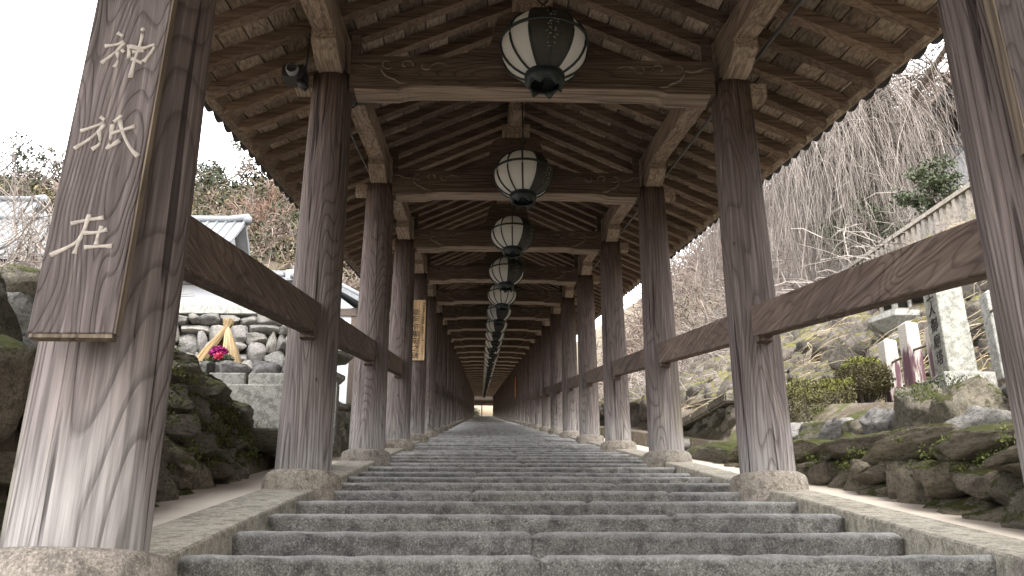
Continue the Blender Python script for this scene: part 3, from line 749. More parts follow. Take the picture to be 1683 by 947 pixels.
# ================================================================== signs and fittings on the pillars
PLANK_Y = 2.30
sg = thing('hanging_signboard', 'dark weathered signboard with three pale carved brush characters on the big corner pillar', 'signboard', (-1.06, PLANK_Y, .72))
mb = MB()
pts = [(-.112, 0), (.107, .0), (.107+.04, 2.2), (-.072+.0, 2.2)]
mb.prism([(x, z) for x, z in pts], 1, 0, .036); ob('panel_board', bevel(mb.mesh('panel_board'), .003), 'boardsign', sg)
mb = MB(); mb.prism([(-.108, -.011), (.104, -.011), (.104, -.001), (-.108, -.001)], 1, .004, .040); ob('bottom_edge', mb, 'edgewood', sg)
mb = MB(); mb.prism([(.108, 0), (.1125, 0), (.1525, 2.2), (.148, 2.2)], 1, .002, .034); ob('side_edge', mb, 'edgewood', sg)
STR = [
 [[(-1.075, 1.641), (-1.057, 1.63)], [(-1.105, 1.595), (-1.076, 1.6), (-1.052, 1.611)], [(-1.05, 1.609), (-1.072, 1.575), (-1.106, 1.536)], [(-1.066, 1.575), (-1.06, 1.548), (-1.067, 1.523)], [(-1.055, 1.584), (-1.047, 1.575)], [(-1.037, 1.601), (-1.03, 1.554)], [(-1.034, 1.595), (-0.996, 1.59), (-0.968, 1.602), (-0.964, 1.591), (-0.98, 1.555), (-0.987, 1.543)], [(-1.024, 1.576), (-0.99, 1.582)], [(-1.023, 1.554), (-0.989, 1.539)], [(-1.003, 1.66), (-1.004, 1.615), (-1.013, 1.549), (-1.017, 1.489)]],
 [[(-1.082, 1.359), (-1.068, 1.349)], [(-1.13, 1.312), (-1.067, 1.34)], [(-1.066, 1.335), (-1.094, 1.295), (-1.138, 1.256)], [(-1.08, 1.315), (-1.07, 1.276), (-1.09, 1.255)], [(-1.024, 1.365), (-1.042, 1.343)], [(-1.045, 1.335), (-1.043, 1.277), (-1.05, 1.257), (-1.017, 1.285)], [(-1.045, 1.306), (-0.981, 1.331)], [(-1.026, 1.35), (-1.011, 1.306), (-0.983, 1.259), (-0.959, 1.235)]],
 [[(-1.11, 1.028), (-1.068, 1.04), (-1.026, 1.047)], [(-1.065, 1.056), (-1.075, 1.001), (-1.094, 0.969), (-1.149, 0.935)], [(-1.077, 0.992), (-1.083, 0.965), (-1.087, 0.94)], [(-1.071, 1.001), (-1.034, 1.004), (-1.011, 1.013)], [(-1.027, 1.022), (-1.033, 0.997), (-1.034, 0.966)], [(-1.064, 0.959), (-1.028, 0.963), (-0.991, 0.964)]]]
for ch in STR:
    mb = MB()
    for st in ch:
        # smooth the polyline, brush pressure at both ends
        P = [Vector((a+1.06, -.001, b-.72)) for a, b in st]; Q = []
        for a in range(len(P)-1):
            for q in range(4):
                t = q/4; p0, p1, p2, p3 = P[max(a-1, 0)], P[a], P[a+1], P[min(a+2, len(P)-1)]
                Q.append(.5*((2*p1)+(-p0+p2)*t+(2*p0-5*p1+4*p2-p3)*t*t+(-p0+3*p1-3*p2+p3)*t**3))
        Q.append(P[-1]); n = len(Q)
        rs = [.0048+.0058*(abs(2*i/(n-1)-1)**3)*(1 if i > n/2 else .9) for i in range(n)]
        rs[0] *= .7; rs[-1] *= .75
        mb.tube([(q.x, q.y, q.z) for q in Q], rs, 8)
    mb.v = [(x, y*.42, z) for x, y, z in mb.v]
    ob('carved_character', mb, 'stroke', sg)

sg2 = thing('plain_signboard', 'grey wooden board edge hung on the pillar at the right frame edge', 'signboard', (1.58, 2.30, 1.30))
sg2['label'] = 'tall plank signboard with pale edge hung on the pillar right of the carved-name pillar row'
sg2['label'] = 'grey plank signboard with pale edge, hung high on a pillar facing the mossy wall side'
mb = MB(); mb.prism([(.0, 0), (.24, 0), (.22, 1.5), (-.02, 1.5)], 1, 0, .045); ob('panel_board', bevel(mb.mesh('panel_board'), .004), 'boardsign', sg2)
mb = MB(); mb.prism([(-.006, 0), (-.001, 0), (-.021, 1.5), (-.026, 1.5)], 1, -.002, .045); ob('side_edge', mb, 'edgewood', sg2)

def text_mesh(chars, size, pitch_, mat, parent, x, z0, y, name='writing', shear=0, rot=None, sx=1.0, extr=.0012, face='-y', slant=0):
    allm = MB()
    for i, ch in enumerate(chars):
        cu = bpy.data.curves.new('t', 'FONT'); cu.body = ch; cu.size = size; cu.extrude = extr; cu.align_x = 'CENTER'; cu.shear = shear
        cu.resolution_u = 3; cu.offset = size*.002
        o_ = bpy.data.objects.new('t', cu); COL.objects.link(o_)
        dg = bpy.context.evaluated_depsgraph_get(); m_ = bpy.data.meshes.new_from_object(o_.evaluated_get(dg))
        z = z0-pitch_*i
        vs = []
        for v in m_.vertices:
            a, b = v.co.x*sx+slant*i, v.co.y
            if face == '-y': vs.append((x+a, y-v.co.z, z+b))
            else: vs.append((x-v.co.z, y-a, z+b))
        allm.add(vs, [tuple(p.vertices) for p in m_.polygons])
        bpy.data.objects.remove(o_); bpy.data.meshes.remove(m_)
    return ob(name, allm, mat, parent)
# new cedar plate on the fifth left pillar
py = 2.66+BAY*4-.172; pz = 4.22
ns = thing('name_plate', 'fresh yellow cedar plate with black brushed writing hung on a pillar', 'sign', (-1.075, py-.03, pz))
mb = MB(); mb.prism([(-.118, 0), (.118, 0), (.118, 1.07), (-.118, 1.07)], 1, -.012, .012); ob('panel_board', bevel(mb.mesh('panel_board'), .003), 'newsign', ns)
text_mesh('能阿弥顯彰之碑', .125, .128, 'ink', ns, -.035, .80, -.0135)
text_mesh('大安養寺の連歌師', .046, .050, 'ink', ns, .083, .985, -.0135, name='small_writing')
text_mesh('茶華香にも通じた文化人', .040, .046, 'ink', ns, .076, .56, -.0135, name='small_writing')
mb = MB(); mb.tube([(-.03, 0, 1.06), (0, .01, 1.12), (.03, 0, 1.06)], .004, 5); ob('hanger', mb, 'black', ns)
# far orange plate
fp = thing('orange_plate', 'tiny orange plate on a far right pillar near the stair top', 'sign', (XR-.17, 2.66+BAY*13-.1, S*(2.66+BAY*13)+.75))
mb = MB(); mb.box((-.02, -.09, 0), (.0, .09, .95)); ob('panel_board', mb, 'orange', fp)

# security camera, black relay box, cables
sc_ = thing('security_camera', 'small black security camera with grey lens ring beside the pillar bracket', 'security camera', (-1.335, 5.62, 3.66))
mb = MB(); mb.box((-.085, -.07, -.02), (.075, .09, .075)); ob('housing', bevel(mb.mesh('housing'), .012, 2), 'black', sc_)
mb = MB()
nn = 20
for (r, yy) in ((.036, -.10), (.045, -.095), (.045, -.06)):
    for k in range(nn): a = 2*math.pi*k/nn; mb.v.append((-.01+r*math.cos(a), yy, .022+r*math.sin(a)))
mb.f = [(i*nn+k, i*nn+(k+1) % nn, (i+1)*nn+(k+1) % nn, (i+1)*nn+k) for i in range(2) for k in range(nn)]; mb.sm = [True]*len(mb.f)
ob('lens_ring', mb, 'lens', sc_)
mb = MB(); vs = []
for (r, yy) in ((.001, -.085), (.022, -.088), (.036, -.094)):
    for k in range(nn): a = 2*math.pi*k/nn; vs.append((-.01+r*math.cos(a), yy, .022+r*math.sin(a)))
mb.add(vs, [(i*nn+k, i*nn+(k+1) % nn, (i+1)*nn+(k+1) % nn, (i+1)*nn+k) for i in range(2) for k in range(nn)], True); ob('lens', mb, 'black', sc_)
mb = MB(); mb.tube([(.03, 0, -.015), (.05, 0, -.06), (.085, .02, -.075)], [.03, .03, .028], 8); ob('mount', mb, 'black', sc_)
cb = ob('camera_cable', MB().tube([(-1.27, 5.63, 3.73), (-1.262, 5.60, 3.86), (-1.245, 5.56, 4.02), (-1.20, 5.50, 4.12), (-1.15, 5.44, 4.16)], .009, 6), 'black')
tag(cb, 'black cable rising from the security camera to the eave purlin', 'cable')
rb_ = thing('relay_box', 'small black junction box with a drooping cable under the purlin', 'junction box', (-.99, 5.93, 3.70))
mb = MB(); mb.box((-.0, -.06, -.03), (.12, .06, .055)); ob('housing', bevel(mb.mesh('housing'), .008), 'black', rb_)
ob('cable_loop', MB().tube([(.01, -.05, -.02), (.01, -.05, -.08), (.03, -.05, -.115), (.055, -.05, -.09), (.06, -.05, -.02)], .008, 6), 'black', rb_)
cn = ob('conduit', MB().tube([(1.955, y, Z(y, 2.60)+.004*math.sin(y*3)) for y in np.arange(-.5, 60, 1.0)], .014, 6), 'cable')
tag(cn, 'thin dark conduit running up along the outer side of the right purlin', 'conduit')
cn = ob('conduit', MB().tube([(-1.22, y, Z(y, 2.60)+.004*math.sin(y*3)) for y in np.arange(5.9, 60, 1.0)], .011, 6), 'black')
tag(cn, 'pair of black wires running up along the left purlin past the relay box', 'wires')

# ================================================================== rocks
def rock_mesh(seed, n=5):
    rg = random.Random(seed); mb = MB(); idx = {}
    planes = [(Vector((rg.gauss(0, 1), rg.gauss(0, 1), rg.gauss(0, 1))).normalized(), rg.uniform(.36, .54)) for _ in range(22)]
    def vert(p):
        key = tuple(round(c, 4) for c in p)
        if key in idx: return idx[key]
        v = Vector(p); s_ = v.normalized()*.56
        q = v.lerp(s_, .17)
        for nn_, d in planes:
            e = q.dot(nn_)-d
            if e > 0: q = q-nn_*e*.95
        q = q+q.normalized()*(.07*noise.noise(q*3+Vector((seed*3.1, 0, 0)))+.04*noise.noise(q*7+Vector((0, seed, 0)))+.02*noise.noise(q*15+Vector((seed, 0, 0)))+.014*noise.noise(q*34))
        idx[key] = len(mb.v); mb.v.append(tuple(q)); return idx[key]
    for ax in range(3):
        for sg_ in (-.5, .5):
            for i in range(n):
                for j in range(n):
                    q = []
                    for di, dj in ((0, 0), (1, 0), (1, 1), (0, 1)):
                        c = [0, 0, 0]; c[ax] = sg_; c[(ax+1) % 3] = (i+di)/n-.5; c[(ax+2) % 3] = (j+dj)/n-.5; q.append(vert(tuple(c)))
                    mb.f.append(tuple(q)); mb.sm.append(True)
    return mb.mesh('stone')
RK = {}
def rocks(mat, n=5, cnt=9):
    key = (mat, n)
    if key not in RK:
        RK[key] = []
        for i in range(cnt):
            m_ = rock_mesh(i*7+3, n); m_.materials.append(MAT[mat]); RK[key].append(m_)
    return RK[key]
def rock_wall(parent, P0, P1, zb, zt, cell, mat, depth=.3, seed=1, nrm=(0, -1, 0), n=5, batter=0, name='stone', limit=300, maxk=3, fit=1.0):
    """pack stones of mixed sizes on the strip from P0 to P1 (xy); zb, zt give bottom and top height at t metres along it"""
    rg = random.Random(seed); P0 = Vector((*P0, 0)); P1 = Vector((*P1, 0)); D = (P1-P0); L = D.length; D.normalize(); N_ = Vector(nrm)
    ang = math.atan2(D.y, D.x)
    nu = max(1, int(round(L/cell))); cu = L/nu
    zmin = min(zb(t) for t in (0, L/2, L)); zmax = max(zt(t) for t in (0, L/2, L)); nv = int(math.ceil((zmax-zmin)/cell))+1
    occ = set(); lib_ = rocks(mat, n); k = 0
    cells = [(i, j) for j in range(nv) for i in range(nu)]
    for i, j in cells:
        if (i, j) in occ: continue
        opts = [(a, b) for a, b in ((1, 1), (2, 1), (2, 2), (3, 2), (1, 2), (3, 1), (2, 1), (2, 2), (3, 3)) if max(a, b) <= maxk]; rg.shuffle(opts)
        for a, b in opts+[(1, 1)]:
            if i+a <= nu and all((i+p, j+q) not in occ for p in range(a) for q in range(b)): break
        for p in range(a):
            for q in range(b): occ.add((i+p, j+q))
        t = (i+a/2)*cu; base = zb(t); z = base+(j+b/2)*cell
        top = zt(t); z0 = z-b*cell/2; z1 = z+b*cell/2
        if z0 > top-cell*.3: continue
        if z1 > top+cell*.25: z1 = top+rg.uniform(-.1, .15)*cell
        z = (z0+z1)/2; hh = (z1-z0)
        if k >= limit: break
        pos = P0+D*t+N_*(rg.uniform(-.03, .05)-batter*(z-base)); pos.z = z
        ob(name, rg.choice(lib_), None, parent, pos, (rg.uniform(-.12, .12), rg.uniform(-.14, .14), ang+rg.uniform(-.12, .12)+rg.choice((0, math.pi))),
           (a*cu*rg.uniform(1.0, 1.09)*fit, depth*rg.uniform(.9, 1.2), hh*rg.uniform(1.0, 1.10)*fit)); k += 1
    return k
def backing(parent, quad, mat='dark', name='dark_backing'):
    ob(name, MB().add(quad, [(0, 1, 2, 3)]), mat, parent)  # near-black sheet behind the stones, showing in the joints

# ---- right: mossy retaining wall beside the apron
w = thing('retaining_wall', 'low dark mossy boulder wall with flat capstones beside the pale apron', 'stone wall')
rock_wall(w, (2.42, 2.6), (2.42, 9.2), lambda t: S*(2.6+t)-.56, lambda t: .67+.165*(2.6+t-3.87), .155, 'mossrock_dark', .34, 3, (-1, 0, 0), 11, maxk=2)
for i in range(9):
    y = 2.5+i*.78
    if y < 9: ob('capstone', R.choice(rocks('mossrock_dark', 12)), None, w, (2.50, y+.35, .76+.165*(y+.35-3.87)), (R.uniform(-.05, .05), R.uniform(-.05, .05)+0, R.uniform(-.1, .1)), (.50, .86, .17))
y0, y1 = 2.4, 9.2
backing(w, [(2.50, y0, S*y0-.8), (2.50, y1, S*y1-.8), (2.50, y1, .66+.165*(y1-3.87)), (2.50, y0, .66+.165*(y0-3.87))])
w2 = thing('boulder_terrace', 'row of large mossy boulders on the ledge below the inscribed stone pillar', 'stone terrace')
for i, (y, x, z, sx, sy_, sz, mt) in enumerate([(4.35, 2.95, .99, .45, .66, .36, 'mossrock'), (4.93, 2.74, 1.00, .32, .40, .30, 'rock'), (5.4, 2.95, 1.20, .42, .44, .44, 'mossrock'), (5.85, 2.90, 1.30, .4, .42, .42, 'mossrock'), (6.3, 2.86, 1.30, .36, .40, .34, 'rock'), (6.7, 2.84, 1.34, .36, .42, .28, 'mossrock'),
        (7.2, 2.9, 1.42, .4, .5, .28, 'rock'), (7.8, 2.9, 1.52, .4, .7, .3, 'mossrock'), (8.5, 2.95, 1.66, .45, .7, .36, 'rock'), (3.7, 2.95, .85, .5, .6, .42, 'mossrock'), (4.6, 3.3, 1.08, .5, .6, .34, 'mossrock'), (5.3, 3.35, 1.26, .5, .7, .34, 'rock'),
        (4.1, 3.45, .98, .6, .6, .4, 'rock'), (3.4, 3.4, .85, .6, .6, .4, 'mossrock'), (6.1, 3.2, 1.36, .4, .5, .3, 'mossrock'), (5.7, 2.66, 1.02, .3, .3, .2, 'rock'), (4.6, 2.62, .86, .22, .25, .16, 'rock'), (7.4, 2.66, 1.3, .3, .5, .16, 'rock')]):
    ob('stone', rocks(mt, 12, 9)[i % 9], None, w2, (x, y, z), (R.uniform(-.2, .2), R.uniform(-.2, .2), R.uniform(-.5, .5)), (sx*1.05, sy_*1.12, sz*1.05))
w3 = thing('capped_wall', 'sloping stone wall with a long mossy coping behind the second right pillar', 'stone wall')
rock_wall(w3, (2.9, 9.9), (2.9, 14.2), lambda t: S*(9.9+t)-.62, lambda t: 2.36+.09*t-.02, .15, 'mossrock', .3, 8, (-1, 0, 0), 11, maxk=3)
for i in range(5):
    y = 9.9+i*.86; mb = MB(); mb.box((-.2, 0, 0), (.2, .85, .11)); m_ = bevel(mb.mesh('coping'), .02, 2)
    ob('coping', m_, 'mossrock', w3, (2.9, y, 2.36+.09*(y-9.9)), (math.atan(.09), 0, R.uniform(-.02, .02)))
rock_wall(w3, (2.9, 9.9), (4.4, 9.9), lambda t: 1.7, lambda t: 2.42+.05*t, .17, 'mossrock', .3, 18, (0, -1, 0), 11, maxk=3)
backing(w3, [(2.98, 9.95, 1.2), (2.98, 14.2, 2.2), (2.98, 14.2, 2.72), (2.98, 9.95, 2.36)])
fs_ = ob('flat_boulder', rocks('mossrock', 12, 9)[2], None, None, (2.42, 9.2, 1.63), (.2, .0, .1), (.42, 1.9, .34))
tag(fs_, 'long flat brown boulder lying between the apron and the coped wall', 'boulder')
fs_ = ob('small_boulder', rocks('rock', 12, 9)[4], None, None, (2.36, 11.0, 2.05), (.2, .0, .1), (.35, .5, .3)); tag(fs_, 'small pale boulder at the foot of the coped wall', 'boulder')
w4 = thing('upper_stone_bank', 'far rubble bank behind the right pillars further up the stairway', 'stone wall')
rock_wall(w4, (3.1, 14.6), (3.1, 34), lambda t: S*(14.6+t)-.62, lambda t: S*(14.6+t)+.25, .24, 'slope_rock', .35, 28, (-1, 0, 0), 4, maxk=3)
backing(w4, [(3.18, 14.6, 2.4), (3.18, 34, 6.9), (3.18, 34, 7.8), (3.18, 14.6, 3.4)])

# ---- steep rubble slope up to the fence (battered)
w5 = thing('rubble_slope', 'steep slope of pale broken rubble with moss and dry grass under the picket fence', 'rubble slope')
lib_ = rocks('slope_rock', 8); rg = random.Random(5); k = 0; ss = MB()
for row in range(17):
    u = row/16; x = 4.75+3.55*u
    y = 3.2+rg.uniform(0, .3)
    while y < 36:
        d = math.hypot(x, y); sz = (.30+.012*y)*rg.uniform(.6, 1.5)
        zz = ground(x, y)+.11+rg.uniform(-.08, .10)
        if k < 300 and 6.2 < y < 17: ob('stone', rg.choice(lib_), None, w5, (x+rg.uniform(-.1, .1), y, zz), (rg.uniform(-.9, .9), rg.uniform(-1.2, .3), rg.uniform(0, 6)), (sz*1.1, sz*.95, sz*.72)); k += 1
        else:
            m_ = rg.choice(rocks('slope_rock', 4)); M_ = Matrix.Translation((x+rg.uniform(-.1, .1), y, zz)) @ Matrix.Rotation(rg.uniform(0, 6), 4, 'Z') @ Matrix.Rotation(rg.uniform(-.6, .6), 4, 'X') @ Matrix.Diagonal((sz*1.1, sz, sz*.8, 1))
            ss.add([M_ @ v.co for v in m_.vertices], [tuple(p.vertices) for p in m_.polygons], True)
        y += sz*.93
o = ob('stone', ss.mesh('slope_far', False), 'slope_rock', w5); tag(o, kind='stuff')
print('slope stones', k, len(ss.f))
# dry grass and dead vines hanging on the slope
def strands(mb, pts, n, r=.006, seg=4, droop=1.0, L=(.4, 1.0), dirs=None, rg=R, sides=3):
    for _ in range(n):
        p = Vector(rg.choice(pts)) if isinstance(pts, list) else pts(); l = rg.uniform(*L); a = rg.uniform(0, 6.28); d = Vector((math.cos(a)*.5, math.sin(a)*.5, rg.uniform(.1, .6)))
        if dirs: d = d*.6+Vector(dirs)
        q = [p]; 
        for s_ in range(seg):
            d = d+Vector((rg.uniform(-.2, .2), rg.uniform(-.2, .2), -droop*.32)); q.append(q[-1]+d.normalized()*l/seg)
        mb.tube(q, [r*(1-.8*i/seg) for i in range(seg+1)], sides, False, False)
mb = MB(); rg = random.Random(12)
def sp():
    x = rg.uniform(4.6, 8.9); y = rg.uniform(3.5, 30); return Vector((x, y, ground(x, y)+.1))
strands(mb, sp, 4200, .008, 4, .8, (.3, 1.1), (-.5, 0, .1), rg)
o = ob('dead_vines', mb.mesh('dead_vines', False), 'dry'); tag(o, 'mat of dry straw-coloured grass and vines over the rubble slope', 'dry vines', kind='stuff')

# ---- stone picket fence above the slope
fe = thing('picket_fence', 'grey stone picket fence climbing along the top of the rubble slope', 'fence')
def ztf(y): return 7.02+.112*(y-15)+max(0, y-22)*.012
pk = MB().box((-.055, -.062, -.25), (.055, .062, .60)).mesh('picket'); pk = bevel(pk, .012); pk.materials.append(MAT['picket'])
for i in range(118):
    y = 12.6+i*.245; ob('picket', pk, None, fe, (9.0+R.uniform(-.01, .01), y, ztf(y)), (R.uniform(-.02, .02), R.uniform(-.03, .03), 0), (1, 1, 1+max(0, y-20)*.012))
for i in range(12):
    y = 12.3+i*2.45; y2 = y+2.44; mb = MB(); z0 = ztf(y)+.60*(1+max(0, y-20)*.012); z1 = ztf(y2)+.60*(1+max(0, y2-20)*.012)
    vs = [(x, yy, zz+dz) for yy, zz in ((0, 0), (2.44, z1-z0)) for x, dz in ((-.085, 0), (.085, 0), (.085, .09), (-.085, .09))]
    mb.add(vs, [(0, 1, 2, 3), (7, 6, 5, 4), (0, 4, 5, 1), (1, 5, 6, 2), (2, 6, 7, 3), (3, 7, 4, 0)]); ob('top_rail', mb, 'picket', fe, (9.0, y, z0))
    mb = MB(); vs = [(x, yy, zz+dz) for yy, zz in ((0, 0), (2.44, ztf(y2)-ztf(y))) for x, dz in ((-.14, -.25), (.14, -.25), (.14, -.02), (-.14, -.02))]
    mb.add(vs, [(0, 1, 2, 3), (7, 6, 5, 4), (0, 4, 5, 1), (1, 5, 6, 2), (2, 6, 7, 3), (3, 7, 4, 0)]); ob('plinth', mb, 'slope_rock', fe, (9.0, y, ztf(y)))

# ---- inscribed monument, stone posts, lantern
def prism_post(w_, d_, h_, tip=.05):
    mb = MB(); x, y = w_/2, d_/2
    vs = [(-x, -y, 0), (x, -y, 0), (x, y, 0), (-x, y, 0), (-x*.94, -y*.94, h_-tip), (x*.94, -y*.94, h_-tip), (x*.94, y*.94, h_-tip), (-x*.94, y*.94, h_-tip), (0, 0, h_)]
    return mb.add(vs, [(3, 2, 1, 0), (0, 1, 5, 4), (1, 2, 6, 5), (2, 3, 7, 6), (3, 0, 4, 7), (4, 5, 8), (5, 6, 8), (6, 7, 8), (7, 4, 8)])
mo = thing('inscribed_monument', 'tall pale granite pillar with five black brushed characters standing on a block', 'monument', (3.72, 6.86, 1.66), rz=.0)
mb = MB(); mb.box((-.20, -.20, 0), (.20, .20, .18)); ob('plinth', bevel(mb.mesh('plinth'), .008), 'cut', mo)
ob('pillar_stone', bevel(prism_post(.225, .225, 1.18, .06).mesh('pillar_stone'), .006), 'monument', mo, (0, 0, .182))
text_mesh('上人御廟塔', .125, .135, 'ink', mo, -.1115, .182+.115+.135*4, .0, face='-x', shear=.12, sx=.92, extr=.002)
for i, (x, y, z, h, st, lab) in enumerate([
        (4.30, 9.22, 2.20, .70, 'stained', 'purple-streaked granite post outermost of the stained pair'),
        (4.25, 8.62, 2.12, .78, 'stained', 'purple-streaked granite post beside the inscribed pillar'),
        (4.28, 8.15, 2.02, .70, 'stained', 'purple-streaked granite post half hidden behind the inscribed pillar'),
        (4.22, 7.62, 1.78, .80, 'monument', 'pale lichen-spotted granite post close behind the inscribed pillar'),
        (4.34, 7.22, 1.92, .80, 'monument', 'pale lichen-spotted granite post with a bar on each side'),
        (4.30, 6.70, 1.92, .88, 'monument', 'tallest pale granite post beside the big pillar'),
        (4.24, 6.20, 1.85, .9, 'monument', 'pale granite post hidden behind the big pillar')]):
    p = ob('stone_post', bevel(prism_post(.15, .15, h, .045).mesh('stone_post'), .006), st, None, (x, y, z), (R.uniform(-.03, .03), R.uniform(-.02, .02), R.uniform(-.15, .15)))
    tag(p, lab, 'stone post', 'granite posts of the grave enclosure')
for j, (a, b) in enumerate((((4.30, 9.2, 2.62), (4.25, 8.6, 2.56)), ((4.25, 8.6, 2.58), (4.24, 7.7, 2.46)), ((4.22, 7.6, 2.42), (4.28, 7.3, 2.44)), ((4.28, 7.28, 2.50), (4.22, 6.7, 2.48)))):
    p = ob('iron_bar', MB().tube([a, b], .012, 6), 'brass'); tag(p, ['rusty bar joining the two stained granite posts', 'rusty bar between a stained post and the inscribed pillar', 'rusty bar just behind the inscribed pillar', 'rusty bar joining the two tallest pale granite posts'][j], 'iron bar', 'rusty bars of the grave enclosure')
def stone_lantern(loc, label, s=1.0, hex_=6, mat='cut'):
    t = thing('stone_lantern', label, 'stone lantern', loc)
    def lat(name, prof, n=hex_, sm_=False, y=0): 
        mb = MB(); mb.lathe([(a*s, b*s) for a, b in prof], n, smooth=sm_); return ob(name, bevel(mb.mesh(name), .006*s), mat, t)
    lat('base', [(.34, 0), (.34, .12), (.26, .2)]); lat('shaft', [(.15, .2), (.13, .55), (.13, .8), (.16, 1.1)], 12, True)
    lat('platform', [(.17, 1.1), (.30, 1.2), (.38, 1.26), (.38, 1.33)])
    # fire box: six corner posts, walls and openings
    mb = MB()
    for k in range(6):
        a0, a1 = math.pi/3*k, math.pi/3*(k+1); r = .22*s
        p0 = Vector((r*math.cos(a0), r*math.sin(a0), 0)); p1 = Vector((r*math.cos(a1), r*math.sin(a1), 0)); n_ = (p0+p1).normalized()*.03*s
        def slab(u0, u1, z0, z1):
            q = [p0.lerp(p1, u) for u in (u0, u1)]
            vs = [(*(q[a]+(n_*-1 if d else n_*0)).xy, z*s) for z in (z0, z1) for a, d in ((0, 0), (1, 0), (1, 1), (0, 1))]
            mb.add(vs, [(0, 1, 5, 4), (1, 2, 6, 5), (2, 3, 7, 6), (3, 0, 4, 7), (0, 3, 2, 1), (4, 5, 6, 7)])
        slab(0, .2, 1.33, 1.62); slab(.8, 1, 1.33, 1.62); slab(.2, .8, 1.33, 1.40); slab(.2, .8, 1.56, 1.62)
    ob('fire_box', mb, mat, t); ob('dark_core', MB().lathe([(.16*s, 1.34*s), (.16*s, 1.61*s)], 6, smooth=False), 'dark', t)  # solid core coloured near-black for the shade inside the fire box
    lat('roof', [(.46, 1.60), (.50, 1.64), (.30, 1.76), (.12, 1.86)]); lat('finial', [(.09, 1.86), (.11, 1.9), (.10, 1.98), (.03, 2.08)], 10, True)
    return t
stone_lantern((5.5, 11.35, 2.46), 'hexagonal stone lantern behind the purple-streaked posts', 1.05)
stone_lantern((-2.42, 13.6, 2.35), 'pale stone lantern glimpsed between the second and third left pillars', .95, 8)

# ---- foliage helpers
def leafcloud(mb, c, r, n, size, rg=R, shell=.45, flat=1.0):
    for _ in range(n):
        d = Vector((rg.gauss(0, 1), rg.gauss(0, 1), rg.gauss(0, 1))).normalized(); k = (shell+(1-shell)*rg.random())*(1+.18*noise.noise(Vector(c)+d*2))
        p = Vector(c)+Vector((d.x*r[0], d.y*r[1], d.z*r[2]))*k
        a = Vector((rg.gauss(0, 1), rg.gauss(0, 1), rg.gauss(0, 1)*flat)).normalized(); b = a.cross(Vector((rg.gauss(0, 1), rg.gauss(0, 1), rg.gauss(0, 1)))).normalized(); s_ = size*rg.uniform(.6, 1.3)
        mb.add([p-a*s_, p-b*s_*.45, p+a*s_, p+b*s_*.45], [(0, 1, 2, 3)])
def branchy(mb, p, d, l, r, depth, rg, spread=.6, droop=0, kids=3, tips=None, minr=.003):
    seg = 3; q = [p]; dd = d.copy()
    for s_ in range(seg):
        dd = (dd+Vector((rg.gauss(0, .13), rg.gauss(0, .13), rg.gauss(0, .1)-droop))).normalized(); q.append(q[-1]+dd*l/seg)
    mb.tube(q, [max(minr, r*(1-.45*i/seg)) for i in range(seg+1)], 5 if r > .03 else 3, r > .03, False)
    if tips is not None: tips += [q[-1]] if depth > 0 else [q[-1], q[1]]
    if depth == 0: return
    for k in range(kids):
        u = q[rg.choice((1, 2, 3, 3))]
        a = dd.cross(Vector((rg.gauss(0, 1), rg.gauss(0, 1), rg.gauss(0, 1)))).normalized()
        branchy(mb, u, (dd+a*spread*rg.uniform(.5, 1.5)).normalized(), l*rg.uniform(.55, .82), r*.52, depth-1, rg, spread, droop, kids, tips, minr)

# hedges and bushes on the right terrace
def bush(name, label, cat, c, r, mat, boxy=False, n=2600, size=.022, top=True, seed=1):
    rg = random.Random(seed); t = thing(name, label, cat, (c[0], c[1], c[2]-r[2]))
    mb = MB(); tp = MB()
    for _ in range(n):
        if boxy:
            d = [rg.uniform(-1, 1) for _ in range(3)]; k = rg.randrange(3)
            if rg.random() < .75: d[k] = (1 if d[k] > 0 else -1)*rg.uniform(.88, 1.03)
            p = Vector((d[0]*r[0], d[1]*r[1], d[2]*r[2])); istop = d[2] > .86
        else:
            d = Vector((rg.gauss(0, 1), rg.gauss(0, 1), rg.gauss(0, 1))).normalized()*rg.uniform(.74, 1.0); d = d*(1+.22*noise.noise(d*2.2+Vector((seed, 0, 0)))+.08*noise.noise(d*7)); p = Vector((d[0]*r[0], d[1]*r[1], d[2]*r[2])); istop = d.z > .42+.2*rg.random()
        p.z += r[2]
        a = Vector((rg.gauss(0, 1), rg.gauss(0, 1), rg.gauss(0, 1))).normalized(); b = a.cross(Vector((rg.gauss(0, 1), rg.gauss(0, 1), rg.gauss(0, 1)))).normalized(); s_ = size*rg.uniform(.6, 1.4)
        (tp if (top and istop) else mb).add([p-a*s_, p-b*s_*.5, p+a*s_, p+b*s_*.5], [(0, 1, 2, 3)])
    ob('foliage', mb.mesh('foliage', False), mat, t)
    if top: ob('bright_top', tp.mesh('bright_top', False), 'top_leaf', t)
    tw = MB()
    for k in range(26):
        e = Vector((rg.uniform(-1, 1)*r[0]*.9, rg.uniform(-1, 1)*r[1]*.9, r[2]*rg.uniform(.9, 1.8))); tw.tube([(e.x*.2, e.y*.2, -.1), (e.x*.6, e.y*.6, e.z*.5), tuple(e)], [.012, .008, .004], 4, False)
    ob('stems', tw, 'twig_dark', t)
bush('clipped_hedge', 'box-clipped hedge with bright flat top behind the second right pillar', 'hedge', (3.35, 8.95, 1.98), (.30, .34, .32), 'leaf_olive', True, 11000, .012, seed=3)
bush('round_shrub', 'round clipped shrub with yellow-green crown before the purple-streaked posts', 'shrub', (3.95, 9.12, 2.42), (.28, .32, .24), 'leaf_olive', False, 10000, .012, seed=4)
